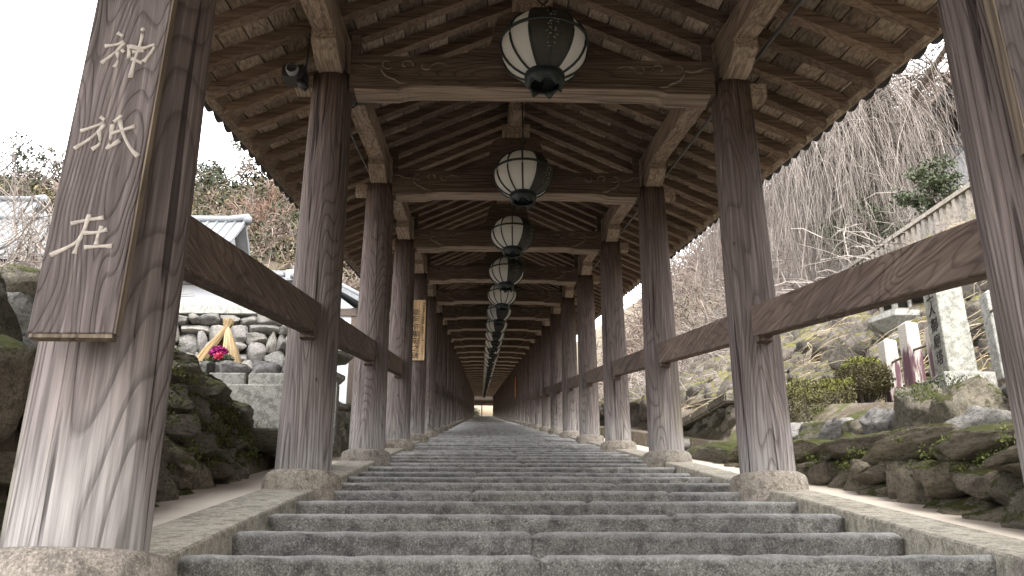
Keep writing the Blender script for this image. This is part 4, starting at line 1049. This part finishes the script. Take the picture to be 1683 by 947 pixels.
# small plants, ferns over the mossy rocks
for i, (c, lab) in enumerate((((2.95, 4.35, 1.19), 'patch of tiny creeping leaves on the boulder below the monument base'), ((2.88, 5.6, 1.42), 'patch of tiny creeping leaves on the dark double boulder'))):
    mb = MB(); rg = random.Random(i); leafcloud(mb, (0, 0, 0), (.22, .34, .06), 900, .009, rg, .6); o = ob('creeping_plant', mb.mesh('creeping_plant', False), 'leaf', None, c); tag(o, lab, 'creeping plant')
rg = random.Random(66)
for (xx, ya, yb2, zf0, zf1, lab) in ((2.30, 2.8, 9.0, lambda y: S*y-.40, lambda y: .80+.165*(y-3.87), 'tufts of tiny fern and moss leaves sprouting on the low dark wall right of the apron'),
                                 (-1.64, 4.4, 6.9, lambda y: S*y-.40, lambda y: 1.42, 'tufts of tiny fern and moss leaves sprouting on the mossy wall left of the apron')):
    mb = MB()
    for k in range(150):
        y = rg.uniform(ya, yb2); z = lerp(zf0(y), zf1(y), rg.random()**.7); c = (xx+rg.uniform(-.05, .04)*(1 if xx > 0 else -1)+(.04 if xx > 0 else -.04), y, z)
        leafcloud(mb, c, (.05, rg.uniform(.03, .12), rg.uniform(.02, .07)), rg.randrange(10, 46), .009, rg, .1)
    o = ob('wall_ferns', mb.mesh('wall_ferns', False), 'leaf_moss'); tag(o, lab, 'ferns', kind='stuff')
# camellia by the fence
def leafy_tree(name, label, loc, h, r, mat, nl, size, seed, cat='tree', trunk_r=.05, group=None, lean=(0, 0, 0), bark='bark', depth=3, clump=.35):
    rg = random.Random(seed); t = thing(name, label, cat, loc, group); tr = MB(); tips = []
    branchy(tr, Vector((0, 0, -.3)), Vector((lean[0], lean[1], 1)).normalized(), h*.5, trunk_r, depth, rg, .75, 0, 4, tips, .006)
    ob('trunk', tr.mesh('trunk', False), bark, t); cr = MB()
    for tp in rg.sample(tips, min(len(tips), max(8, nl//60))):
        leafcloud(cr, tp, (clump, clump, clump*.6), 60, size, rg, .2)
    ob('crown', cr.mesh('crown', False), mat, t); return t
leafy_tree('camellia_tree', 'small evergreen with glossy leaves standing by the stone picket fence', (9.7, 17.1, 7.2), 2.3, 1, 'leaf', 4200, .05, 3, trunk_r=.06, clump=.26)
leafy_tree('evergreen_shrub', 'dark evergreen shrub showing through the weeping branches over the hedge', (9.6, 21.5, 8.3), 2.6, 1, 'leaf', 3200, .05, 9, cat='shrub', clump=.4)

# weeping cherry
wc = thing('weeping_cherry', 'large leafless weeping cherry with pale drooping branches before the white hall', 'tree', (11.2, 24.5, ground(11.2, 24.5)-.2))
rg = random.Random(77); tr = MB(); limbs = []
base = Vector((0, 0, 0))
trunkp = [Vector((0, 0, -.5)), Vector((-.15, -.3, 1.2)), Vector((.2, -.6, 2.4)), Vector((-.1, -1.2, 3.8)), Vector((.3, -2.0, 5.2))]
tr.tube(trunkp, [.48, .42, .36, .30, .2], 10)
ends = [((-2.5, -1, 5.6), .16), ((-4.4, 2.5, 5.3), .16), ((2.8, -5.5, 6.4), .17), ((.6, -7.5, 5.8), .14), ((-1.6, -5.5, 5.4), .13), ((2.2, 2.2, 6.8), .15), ((-3.2, 6, 6.2), .13), ((-.5, -3.5, 6.8), .14)]
for (e, r) in ends:
    s_ = trunkp[rg.choice((2, 3, 4))]; e = Vector(e); mid = s_.lerp(e, .5)+Vector((rg.uniform(-.5, .5), rg.uniform(-.5, .5), rg.uniform(.1, .7)))
    q = [s_, s_.lerp(mid, .5)+Vector((0, 0, .3)), mid, mid.lerp(e, .5)+Vector((rg.uniform(-.3, .3), 0, .25)), e]; tr.tube(q, [r, r*.8, r*.6, r*.42, r*.2], 7)
    pts = []
    for a in range(4):
        for b in range(4): pts.append(q[a].lerp(q[a+1], b/4))
    limbs += pts[4:]
    for k in range(9):
        p = rg.choice(pts[4:]); br_tips = []
        branchy(tr, p, Vector((rg.gauss(0, 1), rg.gauss(0, 1), .6)).normalized(), rg.uniform(1.0, 1.9), .045, 2, rg, .8, .05, 3, br_tips, .010); limbs += br_tips
ob('trunk', tr.mesh('trunk', False), 'bark', wc)
def weep(mb, starts, n, L, r, rg, seg=7):
    for _ in range(n):
        p = Vector(rg.choice(starts)); ww = (p.x+11.2)/(p.y+24.5)
        if .52 < ww < .70: continue
        p = p+Vector((rg.gauss(0, .15), rg.gauss(0, .15), 0)); a = rg.uniform(0, 6.28); d = Vector((math.cos(a), math.sin(a), rg.uniform(-.1, .7))); l = rg.uniform(*L); q = [p]
        for s_ in range(seg):
            d = (d*.62+Vector((rg.gauss(0, .16), rg.gauss(0, .16), -.42-.05*s_))).normalized(); q.append(q[-1]+d*l/seg)
            if s_ > 1 and rg.random() < .4:
                e = q[-1]; dd = (d+Vector((rg.gauss(0, .5), rg.gauss(0, .5), 0))).normalized(); m1 = e+dd*.22; mb.tube([e, m1, m1+(dd+Vector((0, 0, -1))).normalized()*rg.uniform(.3, .6)], [r*.6, r*.5, r*.3], 3, False, False)
        mb.tube(q, [r*(1-.65*i/seg) for i in range(seg+1)], 3, False, False)
wb = MB(); weep(wb, limbs, 5400, (1.4, 6.4), .0074, rg)
for k in range(170):
    bp = Vector(rg.choice(limbs))
    if .5 < (bp.x+11.2)/(bp.y+24.5) < .70: continue
    branchy(wb, bp, Vector((rg.gauss(0, 1), rg.gauss(0, 1), rg.gauss(.1, .6))).normalized(), rg.uniform(.8, 2.0), .02, 3, rg, .9, .08, 3, None, .006)
ob('weeping_branches', wb.mesh('weeping_branches', False), 'twig_pale', wc)
# low foreground weeping branches hanging down from the right over the fence
print('cherry faces', len(wb.f))
# thickets of bare twigs covering the hillside on the right
def thicket(name, label, region, n, mat, L, r, seed, up=.6, seg=4):
    rg = random.Random(seed); mb = MB()
    for _ in range(n):
        x = rg.uniform(*region[0]); y = rg.uniform(*region[1])
        if .54 < x/y < .64 and y < 34 and name == 'bare_thicket' and rg.random() < .85: continue
        p = Vector((x, y, ground(x, y)-.1)); d = Vector((rg.gauss(0, .5), rg.gauss(0, .5), up)).normalized(); l = rg.uniform(*L); q = [p]
        for s_ in range(seg): d = (d+Vector((rg.gauss(0, .28), rg.gauss(0, .28), -.22))).normalized(); q.append(q[-1]+d*l/seg)
        rr = r*(1+.02*y); mb.tube(q, [rr*(1-.7*i/seg) for i in range(seg+1)], 3, False, False)
        for s_ in range(3):
            e = q[rg.randrange(1, seg+1)]; dd = Vector((rg.gauss(0, 1), rg.gauss(0, 1), rg.gauss(.2, .6))).normalized(); mb.tube([e, e+dd*l*.18, e+dd*l*.3+Vector((0, 0, -l*.06))], [rr*.6, rr*.45, rr*.25], 3, False, False)
    o = ob(name, mb.mesh(name, False), mat); tag(o, label, 'thicket', kind='stuff'); return o
thicket('bare_thicket', 'tangle of pale leafless twigs on the hillside right of the corridor', ((8.9, 20), (17, 48)), 4200, 'twig_pale', (1.0, 3.4), .016, 5)
thicket('brown_thicket', 'brown leafless undergrowth on the upper right hillside', ((10, 42), (30, 95)), 5200, 'twig_brown', (1.5, 4.5), .026, 6)
thicket('lower_thicket', 'pale dry twigs along the bank above the right pillars', ((4, 10), (19, 70)), 2600, 'twig_pale', (.6, 1.8), .010, 8)
thicket('left_thicket', 'brown leafless undergrowth on the hill behind the tiled roofs', ((-45, -6), (34, 90)), 5200, 'twig_brown', (1.2, 3.6), .026, 7)

thicket('bank_undergrowth', 'brown and pale dead stems tangled over the rubble bank under the fence', ((4.9, 9.2), (8, 32)), 2600, 'twig_brown', (.3, 1.0), .006, 41, .5)
mb = MB(); rg = random.Random(42)
for k in range(9000):
    x = rg.uniform(4.6, 9); y = rg.uniform(6.3, 26); p = Vector((x, y, ground(x, y)+rg.uniform(.1, .32))); a = Vector((rg.gauss(0, 1), rg.gauss(0, 1), rg.gauss(0, .4))).normalized()*.035; b = Vector((rg.gauss(0, 1), rg.gauss(0, 1), rg.gauss(0, .6))).normalized()*.02
    mb.add([p-a, p-b, p+a, p+b], [(0, 1, 2, 3)])
o = ob('leaf_litter', mb.mesh('leaf_litter', False), 'litter'); tag(o, 'brown leaf litter scattered over the rubble bank', 'leaf litter', kind='stuff')
thicket('near_left_thicket', 'greyish bare shrubs between the white wall and the tiled roofs', ((-16, -4.5), (14.5, 27)), 1500, 'twig_brown', (.6, 1.7), .010, 43, .7)
# white hall up the hill on the right
wh = thing('white_hall', 'white plastered hall with dark eave high behind the weeping cherry', 'building', (15, 22, 10))
mb = MB(); mb.box((.6, -4, -2.0), (9, 9, 5.35)); ob('wall', mb, 'plaster', wh)
mb = MB(); mb.box((-.35, -5, 5.352), (10, 10, 5.62)); ob('eave_soffit', mb, 'timber', wh)
mb = MB(); mb.prism([(-.8, 5.622), (10.4, 5.622), (4.8, 8.4)], 1, -5.4, 10.4); ob('roof', mb, 'tile', wh)
for y in (-4, -.3, 3.4, 8.8): mb = MB(); mb.box((.56, y, -2), (.62, y+.18, 5.34)); ob('timber_post', mb, 'timber', wh)
mb = MB(); mb.box((.57, -4, 4.6), (.61, 9, 5.34)); ob('eave_band', mb, 'tile', wh)
# orange pole and red cloth up the bank
p = ob('orange_pole', MB().tube([(4.0, 21.2, 4.7), (4.0, 21.2, 5.75)], .05, 8), 'orange'); tag(p, 'short orange pole standing on the bank between right pillars', 'pole')
p = ob('red_flower_bunch', (lambda m: (leafcloud(m, (0, 0, 0), (.14, .14, .12), 90, .05, random.Random(3)), m)[1])(MB()), 'petal_red', None, (3.6, 21.6, 4.85)); tag(p, 'small red blooms on the bank beside the orange pole', 'flowers')

# ================================================================== LEFT SIDE
wl_ = thing('left_retaining_wall', 'dark green mossy boulder wall left of the stairway beside the culvert', 'stone wall')
wl_.name = 'mossy_boulder_wall'
rock_wall(wl_, (-1.78, 2.4), (-1.78, 6.75), lambda t: S*(2.4+t)-.60, lambda t: 1.0, .15, 'mossrock_dark', .34, 33, (1, 0, 0), 11, maxk=3)
rock_wall(wl_, (-1.86, 5.15), (-1.86, 6.75), lambda t: 1.0, lambda t: 1.36+.03*(1-t), .17, 'mossrock', .36, 34, (1, 0, 0), 11, maxk=2)
rock_wall(wl_, (-2.6, 5.15), (-1.86, 5.15), lambda t: .95, lambda t: 1.34, .2, 'mossrock', .36, 35, (0, -1, 0), 11, maxk=2)
for i, (x, y, z, a, b, c) in enumerate(((-1.88, 5.35, 1.42, .5, .62, .20), (-1.86, 5.95, 1.43, .46, .66, .19), (-1.84, 6.5, 1.42, .42, .55, .18), (-2.3, 5.3, 1.40, .6, .5, .22))):
    ob('capstone', rocks('mossrock', 12, 9)[(i*2) % 9], None, wl_, (x, y, z), (0, .05, .1*i), (a, b*1.15, c*1.2))
rock_wall(wl_, (-2.0, 6.75), (-1.72, 6.75), lambda t: .75, lambda t: 1.34, .16, 'mossrock_dark', .3, 36, (0, -1, 0), 11, maxk=2)
backing(wl_, [(-1.86, 2.4, -.5), (-1.86, 6.7, .5), (-1.86, 6.7, .98), (-1.86, 2.4, .98)])
backing(wl_, [(-1.95, 5.2, .9), (-1.95, 6.7, .9), (-1.95, 6.7, 1.33), (-1.95, 5.2, 1.33)])
bl_ = thing('corner_boulders', 'pile of big moss-topped boulders left of the signboard pillar', 'boulder pile')
for i, (x, y, z, a, b, c, mt) in enumerate(((-2.15, 3.55, 1.12, .55, .7, .34, 'mossrock'), (-2.35, 4.2, 1.24, .6, .6, .42, 'rock'), (-2.7, 4.9, 1.62, .7, .7, .5, 'mossrock'), (-2.55, 4.15, 1.55, .45, .5, .34, 'mossrock'), (-2.2, 4.75, 1.15, .5, .55, .35, 'rock'), (-3.1, 4.6, 1.6, .8, .8, .6, 'mossrock'), (-2.75, 5.7, 1.62, .7, .7, .5, 'rock'), (-3.2, 5.8, 1.9, .8, .8, .5, 'mossrock'))):
    ob('stone', rocks(mt, 12, 9)[i % 9], None, bl_, (x, y, z), (R.uniform(-.3, .3), R.uniform(-.3, .3), i), (a*1.15, b*1.15, c*1.2))
# culvert and slab bridge
cu = thing('slab_bridge', 'thick flat granite slab spanning the dark culvert beside the second left pillar', 'slab bridge', (-1.68, 7.0, 0))
mb = MB(); mb.box((-.30, -.22, 1.39), (.26, .9, 1.735)); ob('slab', bevel(mb.mesh('slab'), .012), 'cut', cu)
mb = MB(); mb.box((-.30, .9, .6), (.26, .95, 1.39)); mb.box((-.34, -.1, .6), (-.30, .95, 1.39)); ob('culvert_back', mb, 'dark', cu)  # shade of the culvert hollow put into a near-black colour
for i, (x, w_) in enumerate(((-.42, .30), (-.11, .36))):
    mb = MB(); mb.box((x, -.08, 1.737), (x+w_-.01, .3, 1.86+.0)); ob('curb_block', bevel(mb.mesh('curb_block'), .012), 'cut', cu)
for i in range(4):
    ob('stone', rocks('rock', 12, 9)[(i*3+1) % 9], None, cu, (-.62+i*.27, .34, 1.955), (R.uniform(-.2, .2), R.uniform(-.2, .2), i), (.33, .32, .21))
sp_ = ob('stone_marker', bevel(prism_post(.06, .16, .62, .01).mesh('stone_marker'), .006), 'cut', None, (-1.43, 8.85, 1.66)); tag(sp_, 'slim upright granite marker beside the second left pillar', 'stone marker')
rk = thing('stacked_boulders', 'low heap of grey boulders between the second and third left pillars', 'boulder heap')
rock_wall(rk, (-1.75, 8.8), (-1.75, 16.5), lambda t: S*(8.8+t)-.6, lambda t: S*(8.8+t)+.10, .21, 'mossrock', .4, 51, (1, 0, 0), 11, maxk=2)
backing(rk, [(-1.9, 8.8, 1.2), (-1.9, 16.5, 3.0), (-1.9, 16.5, 3.75), (-1.9, 8.8, 2.0)])
# plastered boundary wall on a dry-stone base
bw = thing('plastered_wall', 'white plastered wall with tiled cap on a grey dry-stone base', 'wall')
rock_wall(bw, (-7.6, 12), (-2.52, 12), lambda t: 2.3, lambda t: 4.06, .135, 'rock', .30, 61, (0, -1, 0), 8, batter=.08, maxk=3, limit=298, fit=1.10)
backing(bw, [(-7.8, 12.02, 2.2), (-2.5, 12.02, 2.2), (-2.5, 12.16, 4.05), (-7.8, 12.16, 4.05)])
mb = MB(); mb.box((-7.8, 12.02, 4.06), (-2.52, 12.4, 4.19)); ob('sill_course', bevel(mb.mesh('sill_course'), .01), 'cut', bw)
mb = MB(); mb.box((-12, 12.1, 4.19), (-2.62, 12.34, 4.50)); ob('plaster_panel', mb, 'plaster', bw)
mb = MB(); mb.box((-2.74, 12.03, 4.05), (-2.56, 12.40, 4.72)); ob('end_pier', bevel(mb.mesh('end_pier'), .01), 'plaster', bw)
mb = MB(); mb.prism([(11.86, 4.50), (12.58, 4.50), (12.58, 4.54), (12.22, 4.68), (11.86, 4.54)], 0, -12, -2.55); ob('cap', mb, 'tile', bw)
ctm = MB(); ctm.tube([(0, 11.84, 4.552), (0, 12.22, 4.705)], .042, 8); ctm = ctm.mesh('cap_tile'); ctm.materials.append(MAT['tile'])
for i in range(40): ob('cap_tile', ctm, None, bw, (-2.60-.225*i, 0, 0))
mb = MB(); mb.tube([(-12, 12.22, 4.72), (-2.5, 12.22, 4.72)], .06, 8); ob('cap_ridge', mb, 'tile', bw)
mb = MB(); mb.lathe([(.08, 0), (.10, .03), (.06, .07), (.07, .10), (.02, .14)], 12, (-2.62, 12.22, 4.74)); mb.tube([(-2.56, 12.0, 4.60), (-2.56, 12.10, 4.74)], .05, 8); ob('end_ornament', mb, 'tile', bw)
# straw shelter with peony
st = thing('straw_shelter', 'tent of bound straw sheltering magenta winter peonies before the stone wall', 'straw shelter', (-2.84, 9.6, 2.56))
mb = MB(); rg = random.Random(9)
apex = Vector((.07, .02, .53))
for k in range(2200):
    a = rg.uniform(-.15, math.pi+.15) if rg.random() < .6 else rg.choice((rg.uniform(-1.15, -.15), rg.uniform(math.pi+.15, math.pi+1.2)))
    rx, ry = .27, .26; r_ = rg.uniform(.85, 1.12)
    e = Vector((rx*r_*math.cos(a), ry*r_*math.sin(a), rg.uniform(-.03, .02))); t_ = apex+Vector((rg.uniform(-.02, .02), rg.uniform(-.02, .02), rg.uniform(-.02, .02)))
    mid = t_.lerp(e, .55)+Vector((math.cos(a), math.sin(a), 0))*.018
    q = t_+Vector((rg.uniform(-.03, .04), rg.uniform(-.02, .02), rg.uniform(.03, .09)))
    mb.tube([q, t_, mid, e], [.003, .005, .006, .0045], 3, False, False)
ob('straw', mb.mesh('straw', False), 'straw', st)
mb = MB(); n = 14
vs = [tuple(apex*.97)]+[(.25*math.cos(math.pi*(k/n*1.3-.15)), .20*math.sin(math.pi*(k/n*1.3-.15)), 0) for k in range(n+1)]; mb.add(vs, [(0, k, k+1) for k in range(1, n+1)]); ob('straw_lining', mb, 'straw', st)
mb = MB(); mb.lathe([(.032, -.012), (.032, .012)], 12, (.07, .02, .535)); ob('binding', mb, 'straw', st)
pe = thing('winter_peony', 'magenta and pink peony blooms with green leaves inside the straw shelter', 'flowers', (-2.76, 9.37, 2.56))
mb = MB(); rg = random.Random(2)
for (x, z, r) in ((-.01, .21, .06), (.05, .19, .05), (-.05, .17, .04)): leafcloud(mb, (x, 0, z), (r, r*.8, r*.7), 90, .024, rg, .3)
ob('magenta_bloom', mb.mesh('bloom', False), 'petal', pe)
mb = MB(); leafcloud(mb, (.02, -.04, .12), (.045, .04, .04), 110, .02, rg, .3); ob('pink_bloom', mb.mesh('bloom', False), 'petal_red', pe)
mb = MB(); leafcloud(mb, (-.02, .02, .07), (.15, .08, .07), 260, .026, rg, .2); leafcloud(mb, (.10, .0, .11), (.06, .05, .05), 60, .026, rg, .2); ob('foliage', mb.mesh('foliage', False), 'leaf', pe)
# second straw wrap seen between pillars
st2 = thing('straw_wrap', 'small slice of straw wrapping beside the pale stone lantern', 'straw shelter', (-2.15, 11.0, 2.62))
mb = MB()
for k in range(200):
    a = rg.uniform(0, 6.28); mb.tube([(0, 0, .62+rg.uniform(0, .08)), (.13*math.cos(a), .13*math.sin(a), .3), (.24*math.cos(a), .24*math.sin(a), 0)], .007, 3, False, False)
ob('straw', mb.mesh('straw', False), 'straw', st2)

# houses with tiled roofs on the left
def house(name, label, loc, sx, sy_, wall_h, roof_h, over=.5, gable_y=True, timbers=True):
    t = thing(name, label, 'house', loc); 
    mb = MB(); mb.box((-sx/2, -sy_/2, 0), (sx/2, sy_/2, wall_h)); ob('wall', mb, 'plaster', t)
    # ridge along x: roof slopes face +-y ; ridge along y if gable_y
    a, b = (sx, sy_) if not gable_y else (sy_, sx); H = b/2+over
    def V(u, v, z): return (u, v, z) if not gable_y else (v, u, z)
    mb = MB(); A = a/2+over*.6
    vs = []
    for u in (-A, A):
        for v, z in ((-H, wall_h-.05), (-H/2, wall_h+roof_h*.42), (0, wall_h+roof_h), (H/2, wall_h+roof_h*.42), (H, wall_h-.05)): vs += [V(u, v, z), V(u, v, z+.12)]
    f = []
    for i in range(4): f += [(2*i, 2*i+2, 12+2*i-0, 10+2*i), (2*i+1, 11+2*i, 13+2*i, 2*i+3)]
    f += [(2*i, 2*i+1, 2*i+3, 2*i+2) for i in range(4)]+[(10+2*i, 12+2*i, 13+2*i, 11+2*i) for i in range(4)]+[(0, 10, 11, 1), (8, 9, 19, 18)]
    mb.add(vs, f); rf = ob('roof', mb, 'tile', t)
    mb = MB(); mb.add([V(-a/2, -b/2, wall_h), V(-a/2, b/2, wall_h), V(-a/2, 0, wall_h+roof_h*.95)], [(0, 1, 2)]); mb.add([V(a/2, -b/2, wall_h), V(a/2, b/2, wall_h), V(a/2, 0, wall_h+roof_h*.95)], [(0, 1, 2)]); ob('gable', mb, 'plaster', t)
    # round tile ribs
    rbm_ = MB()
    for s_ in (-1, 1):
        rbm_.add([], [])
    tub = MB(); tub.tube([V(0, -H, wall_h+.10), V(0, -H/2, wall_h+roof_h*.42+.13), V(0, 0, wall_h+roof_h+.13)], .06, 6); tm = tub.mesh('roof_tile'); tm.materials.append(MAT['tile'])
    tub = MB(); tub.tube([V(0, H, wall_h+.10), V(0, H/2, wall_h+roof_h*.42+.13), V(0, 0, wall_h+roof_h+.13)], .06, 6); tm2 = tub.mesh('roof_tile'); tm2.materials.append(MAT['tile'])
    n = int(2*A/.32)
    for i in range(n+1):
        for m_ in (tm, tm2): ob('roof_tile', m_, None, t, V(-A+.04+i*(2*A-.08)/n, 0, 0))
    mb = MB(); p = [V(-A-.1, 0, wall_h+roof_h+.12), V(-A+.6, 0, wall_h+roof_h+.2), V(A-.6, 0, wall_h+roof_h+.2), V(A+.1, 0, wall_h+roof_h+.30)]; mb.tube(p, .15, 8)
    for e in (-A-.05, A+.05): mb.lathe([(.16, -.1), (.18, .08), (.1, .2), (.03, .28)], 8, V(e, 0, wall_h+roof_h+.15))
    ob('ridge', mb, 'tile', rf)
    if timbers:
        for e in (-1, 1):
            for q in (-.49, -.17, .17, .49):
                if gable_y: m_ = MB().box((q*sx-.06, e*sy_/2-.03, 0), (q*sx+.06, e*sy_/2+.03, wall_h+.02))
                else: m_ = MB().box((e*sx/2-.03, q*sy_-.06, 0), (e*sx/2+.03, q*sy_+.06, wall_h+.02))
                ob('timber_post', m_, 'timber', t)
        m_ = MB(); 
        if gable_y: m_.box((-sx/2-.02, -sy_/2-.05, wall_h-.16), (sx/2+.02, -sy_/2+.02, wall_h)); m_.box((-sx/2, -sy_/2-.05, wall_h*.6), (sx/2, -sy_/2+.02, wall_h*.6+.12))
        ob('timber_beam', m_, 'timber', t) if m_.v else None
    return t
house('timbered_house', 'white timbered house gable glimpsed between the second and third left pillars', (-3.6, 20.0, 3.9), 2.0, 4, 2.3, .8, .35, True)
house('tiled_hall', 'grey tiled hall roof with raised ridge end above the white wall', (-12.3, 31, 8.8), 6.4, 5, 2.6, 2.5, .7, False, False)
house('tiled_house', 'long grey tiled roof behind the bare tree left of the signboard', (-18.9, 31, 8.8), 7.0, 5.6, 2.3, 2.8, .7, False, False)
house('upper_tiled_house', 'small upper tiled roof high behind the bare tree', (-21.6, 36, 12.8), 5.0, 4.0, 2.0, 2.2, .6, False, False)
house('long_white_house', 'white house wall low behind the bare tree left of the signboard', (-15.5, 24, 5.5), 12.5, 3.5, 2.6, .9, .4, False, False)

# bare trees on the left
for i, (loc, h, lab, seed, mt) in enumerate((((-5.3, 10.5, 2.4), 3.0, 'bare dark-branched tree rising left of the signboard against the sky', 4, 'twig_dark'), ((-6.6, 14.5, 4.2), 3.0, 'bare grey tree behind the white wall left of the signboard', 14, 'twig_brown'), ((-4.4, 9.0, 2.3), 1.9, 'low bare shrub with pale twigs before the white wall', 24, 'twig_pale'), ((-3.6, 6.2, 1.9), 1.1, 'tangle of pale bare twigs above the moss-topped boulders', 34, 'twig_pale'))):
    rg = random.Random(seed); t = thing('bare_tree' if i < 2 else 'bare_shrub', lab, 'tree' if i < 2 else 'shrub', loc); tr = MB()
    for k in range(2 if i < 2 else 5):
        branchy(tr, Vector((0, 0, -.3)), Vector((rg.uniform(-.35, .35), rg.uniform(-.3, .3), 1)).normalized(), h*.52, .06 if i < 2 else .03, 5 if i < 2 else 4, rg, .62, -.015, 3, None, .0035)
    ob('branches', tr.mesh('branches', False), mt, t)
# drooping pale shrub mass around the left white wall
mb = MB(); rg = random.Random(31)
# distant trees on the left hill
TREES = []
rg = random.Random(21)
def far_tree(loc, kind, s, lab, seed):
    rg = random.Random(seed); t = thing({'g': 'evergreen_tree', 'p': 'pine_tree', 'r': 'russet_tree', 'b': 'leafless_tree'}[kind], lab, 'tree', loc, 'trees on the far hillsides')
    tr = MB(); tips = []
    branchy(tr, Vector((0, 0, -.5)), Vector((rg.uniform(-.1, .1), 0, 1)).normalized(), s*.5, .05*s**.5, 3 if kind in 'gp' else 4, rg, .7, 0, 4, tips, .014 if kind in 'gp' else .02)
    ob('trunk', tr.mesh('trunk', False), 'bark' if kind in 'gp' else ('twig_red' if kind == 'r' else 'twig_brown'), t)
    if kind in 'gp':
        cr = MB()
        for tp in rg.sample(tips, min(len(tips), 34)): leafcloud(cr, tp, (s*.15, s*.15, s*(.09 if kind == 'g' else .045)), 34, s*.026, rg, .2)
        ob('crown', cr.mesh('crown', False), 'leaf_dark' if kind == 'g' else 'leaf_yel', t)
DESC = {'g': 'dark evergreen', 'p': 'yellow-green pine', 'r': 'russet leafless', 'b': 'greyish leafless'}
spots = []
for i, (px, y, s, k) in enumerate(((-11.0, 40, 3.4, 'p'), (-8.6, 42, 3.2, 'p'), (-9.7, 36, 2.8, 'p'), (-13.2, 50, 4, 'r'), (-11.5, 56, 4, 'r'), (-9.5, 52, 4, 'b'), (-15.5, 60, 5, 'b'), (-8.0, 60, 5, 'g'), (-14.0, 66, 5, 'g'), (-17.0, 64, 5, 'g'), (-19.5, 62, 5.5, 'g'), (-22.5, 64, 5.5, 'g'), (-25.5, 60, 5, 'g'), (-28, 64, 6, 'g'), (-32, 60, 5.5, 'b'), (-35, 58, 6, 'g'), (-38, 62, 6, 'g'),
        (-12, 46, 3.5, 'b'), (-7.4, 48, 3.6, 'b'), (-14.6, 44, 3.5, 'b'), (-18, 48, 4, 'b'), (-22, 50, 4.5, 'b'), (-26, 46, 4.5, 'b'), (-30, 50, 5, 'g'), (-20, 42, 4, 'g'), (-24, 40, 4, 'b'), (-28, 42, 4.5, 'g'))):
    W_ = ['beside the tiled hall roof', 'low on the left hill', 'halfway up the left hill', 'on the ridge of the left hill'][0 if y < 42 else 1 if y < 48 else 2 if y < 58 else 3]
    far_tree((px, y, ground(px, y)-.2), k, s, '%s tree %s, %s of its row' % (DESC[k], W_, ORD[i % 14]), 100+i)
for i, (px, y, s, k) in enumerate(((19, 40, 6, 'b'), (24, 48, 6, 'b'), (15, 52, 5, 'b'), (21, 58, 6, 'b'), (28, 56, 6, 'g'), (32, 62, 7, 'b'), (17, 66, 6, 'b'), (25, 68, 6, 'b'), (37, 54, 7, 'b'), (13.5, 34, 4, 'b'), (14, 44, 4.5, 'g'), (30, 42, 6, 'b'), (11, 62, 4, 'b'), (9, 50, 3.5, 'b'))):
    far_tree((px, y, ground(px, y)-.2), k, s, '%s tree on the right hillside behind the cherry, %s from the corridor' % (DESC[k], ORD[i]), 300+i)

# end of the corridor: bank beyond the landing, porch post
en = thing('top_porch', 'small dark porch frame at the top end of the stairway', 'porch', (XC, YE+4, S*YE-.42))
for x in (-.25, 2.2, -2.4): ob('porch_post', MB().box((x-.09, -.09, 0), (x+.09, .09, 2.9)), 'timber', en)
ob('porch_roof', MB().box((-3.2, -1.2, 2.95), (3.2, 2.5, 3.6)), 'timber', en)
ob('porch_beam', MB().box((-2.6, -.1, 2.7), (2.6, .1, 2.95)), 'timber', en)
eb = ob('end_bank', rocks('slope_rock', 7, 9)[1], None, None, (XC+2, YE+16, S*YE+2), (.1, 0, .3), (22, 9, 9)); eb.active_material = None; eb.data = eb.data.copy(); eb.data.materials.clear(); eb.data.materials.append(MAT['earth_tan']); tag(eb, 'tan earth bank closing the view beyond the stairway top', 'earth bank')
mb = MB(); leafcloud(mb, (0, 0, 0), (1.0, 1.0, 1.6), 900, .14, random.Random(8)); o = ob('end_shrub', mb.mesh('end_shrub', False), 'leaf', None, (XC-1.3, YE+7.5, S*YE+1.0)); tag(o, 'green shrub left of the porch post at the stairway top', 'shrub')
# wooded crest of the left hill
mb = MB(); mb2 = MB(); rg = random.Random(55)
for k in range(620):
    x = rg.uniform(-48, -8); y = rg.uniform(46, 74); r = rg.uniform(.9, 2.0); c = (x, y, ground(x, y)+r*.6)
    leafcloud(mb if rg.random() < .55 else mb2, c, (r, r, r*.8), 95, .17, rg, .5)
o = ob('hill_woods', mb.mesh('hill_woods', False), 'leaf_dark'); tag(o, 'dark evergreen woods massed along the crest of the left hill', 'woods', kind='stuff')
o = ob('hill_woods', mb2.mesh('hill_woods', False), 'leaf_olive_dull'); tag(o, 'dull brown and olive woods massed along the crest of the left hill', 'woods', kind='stuff')
print('objects', len(bpy.data.objects))
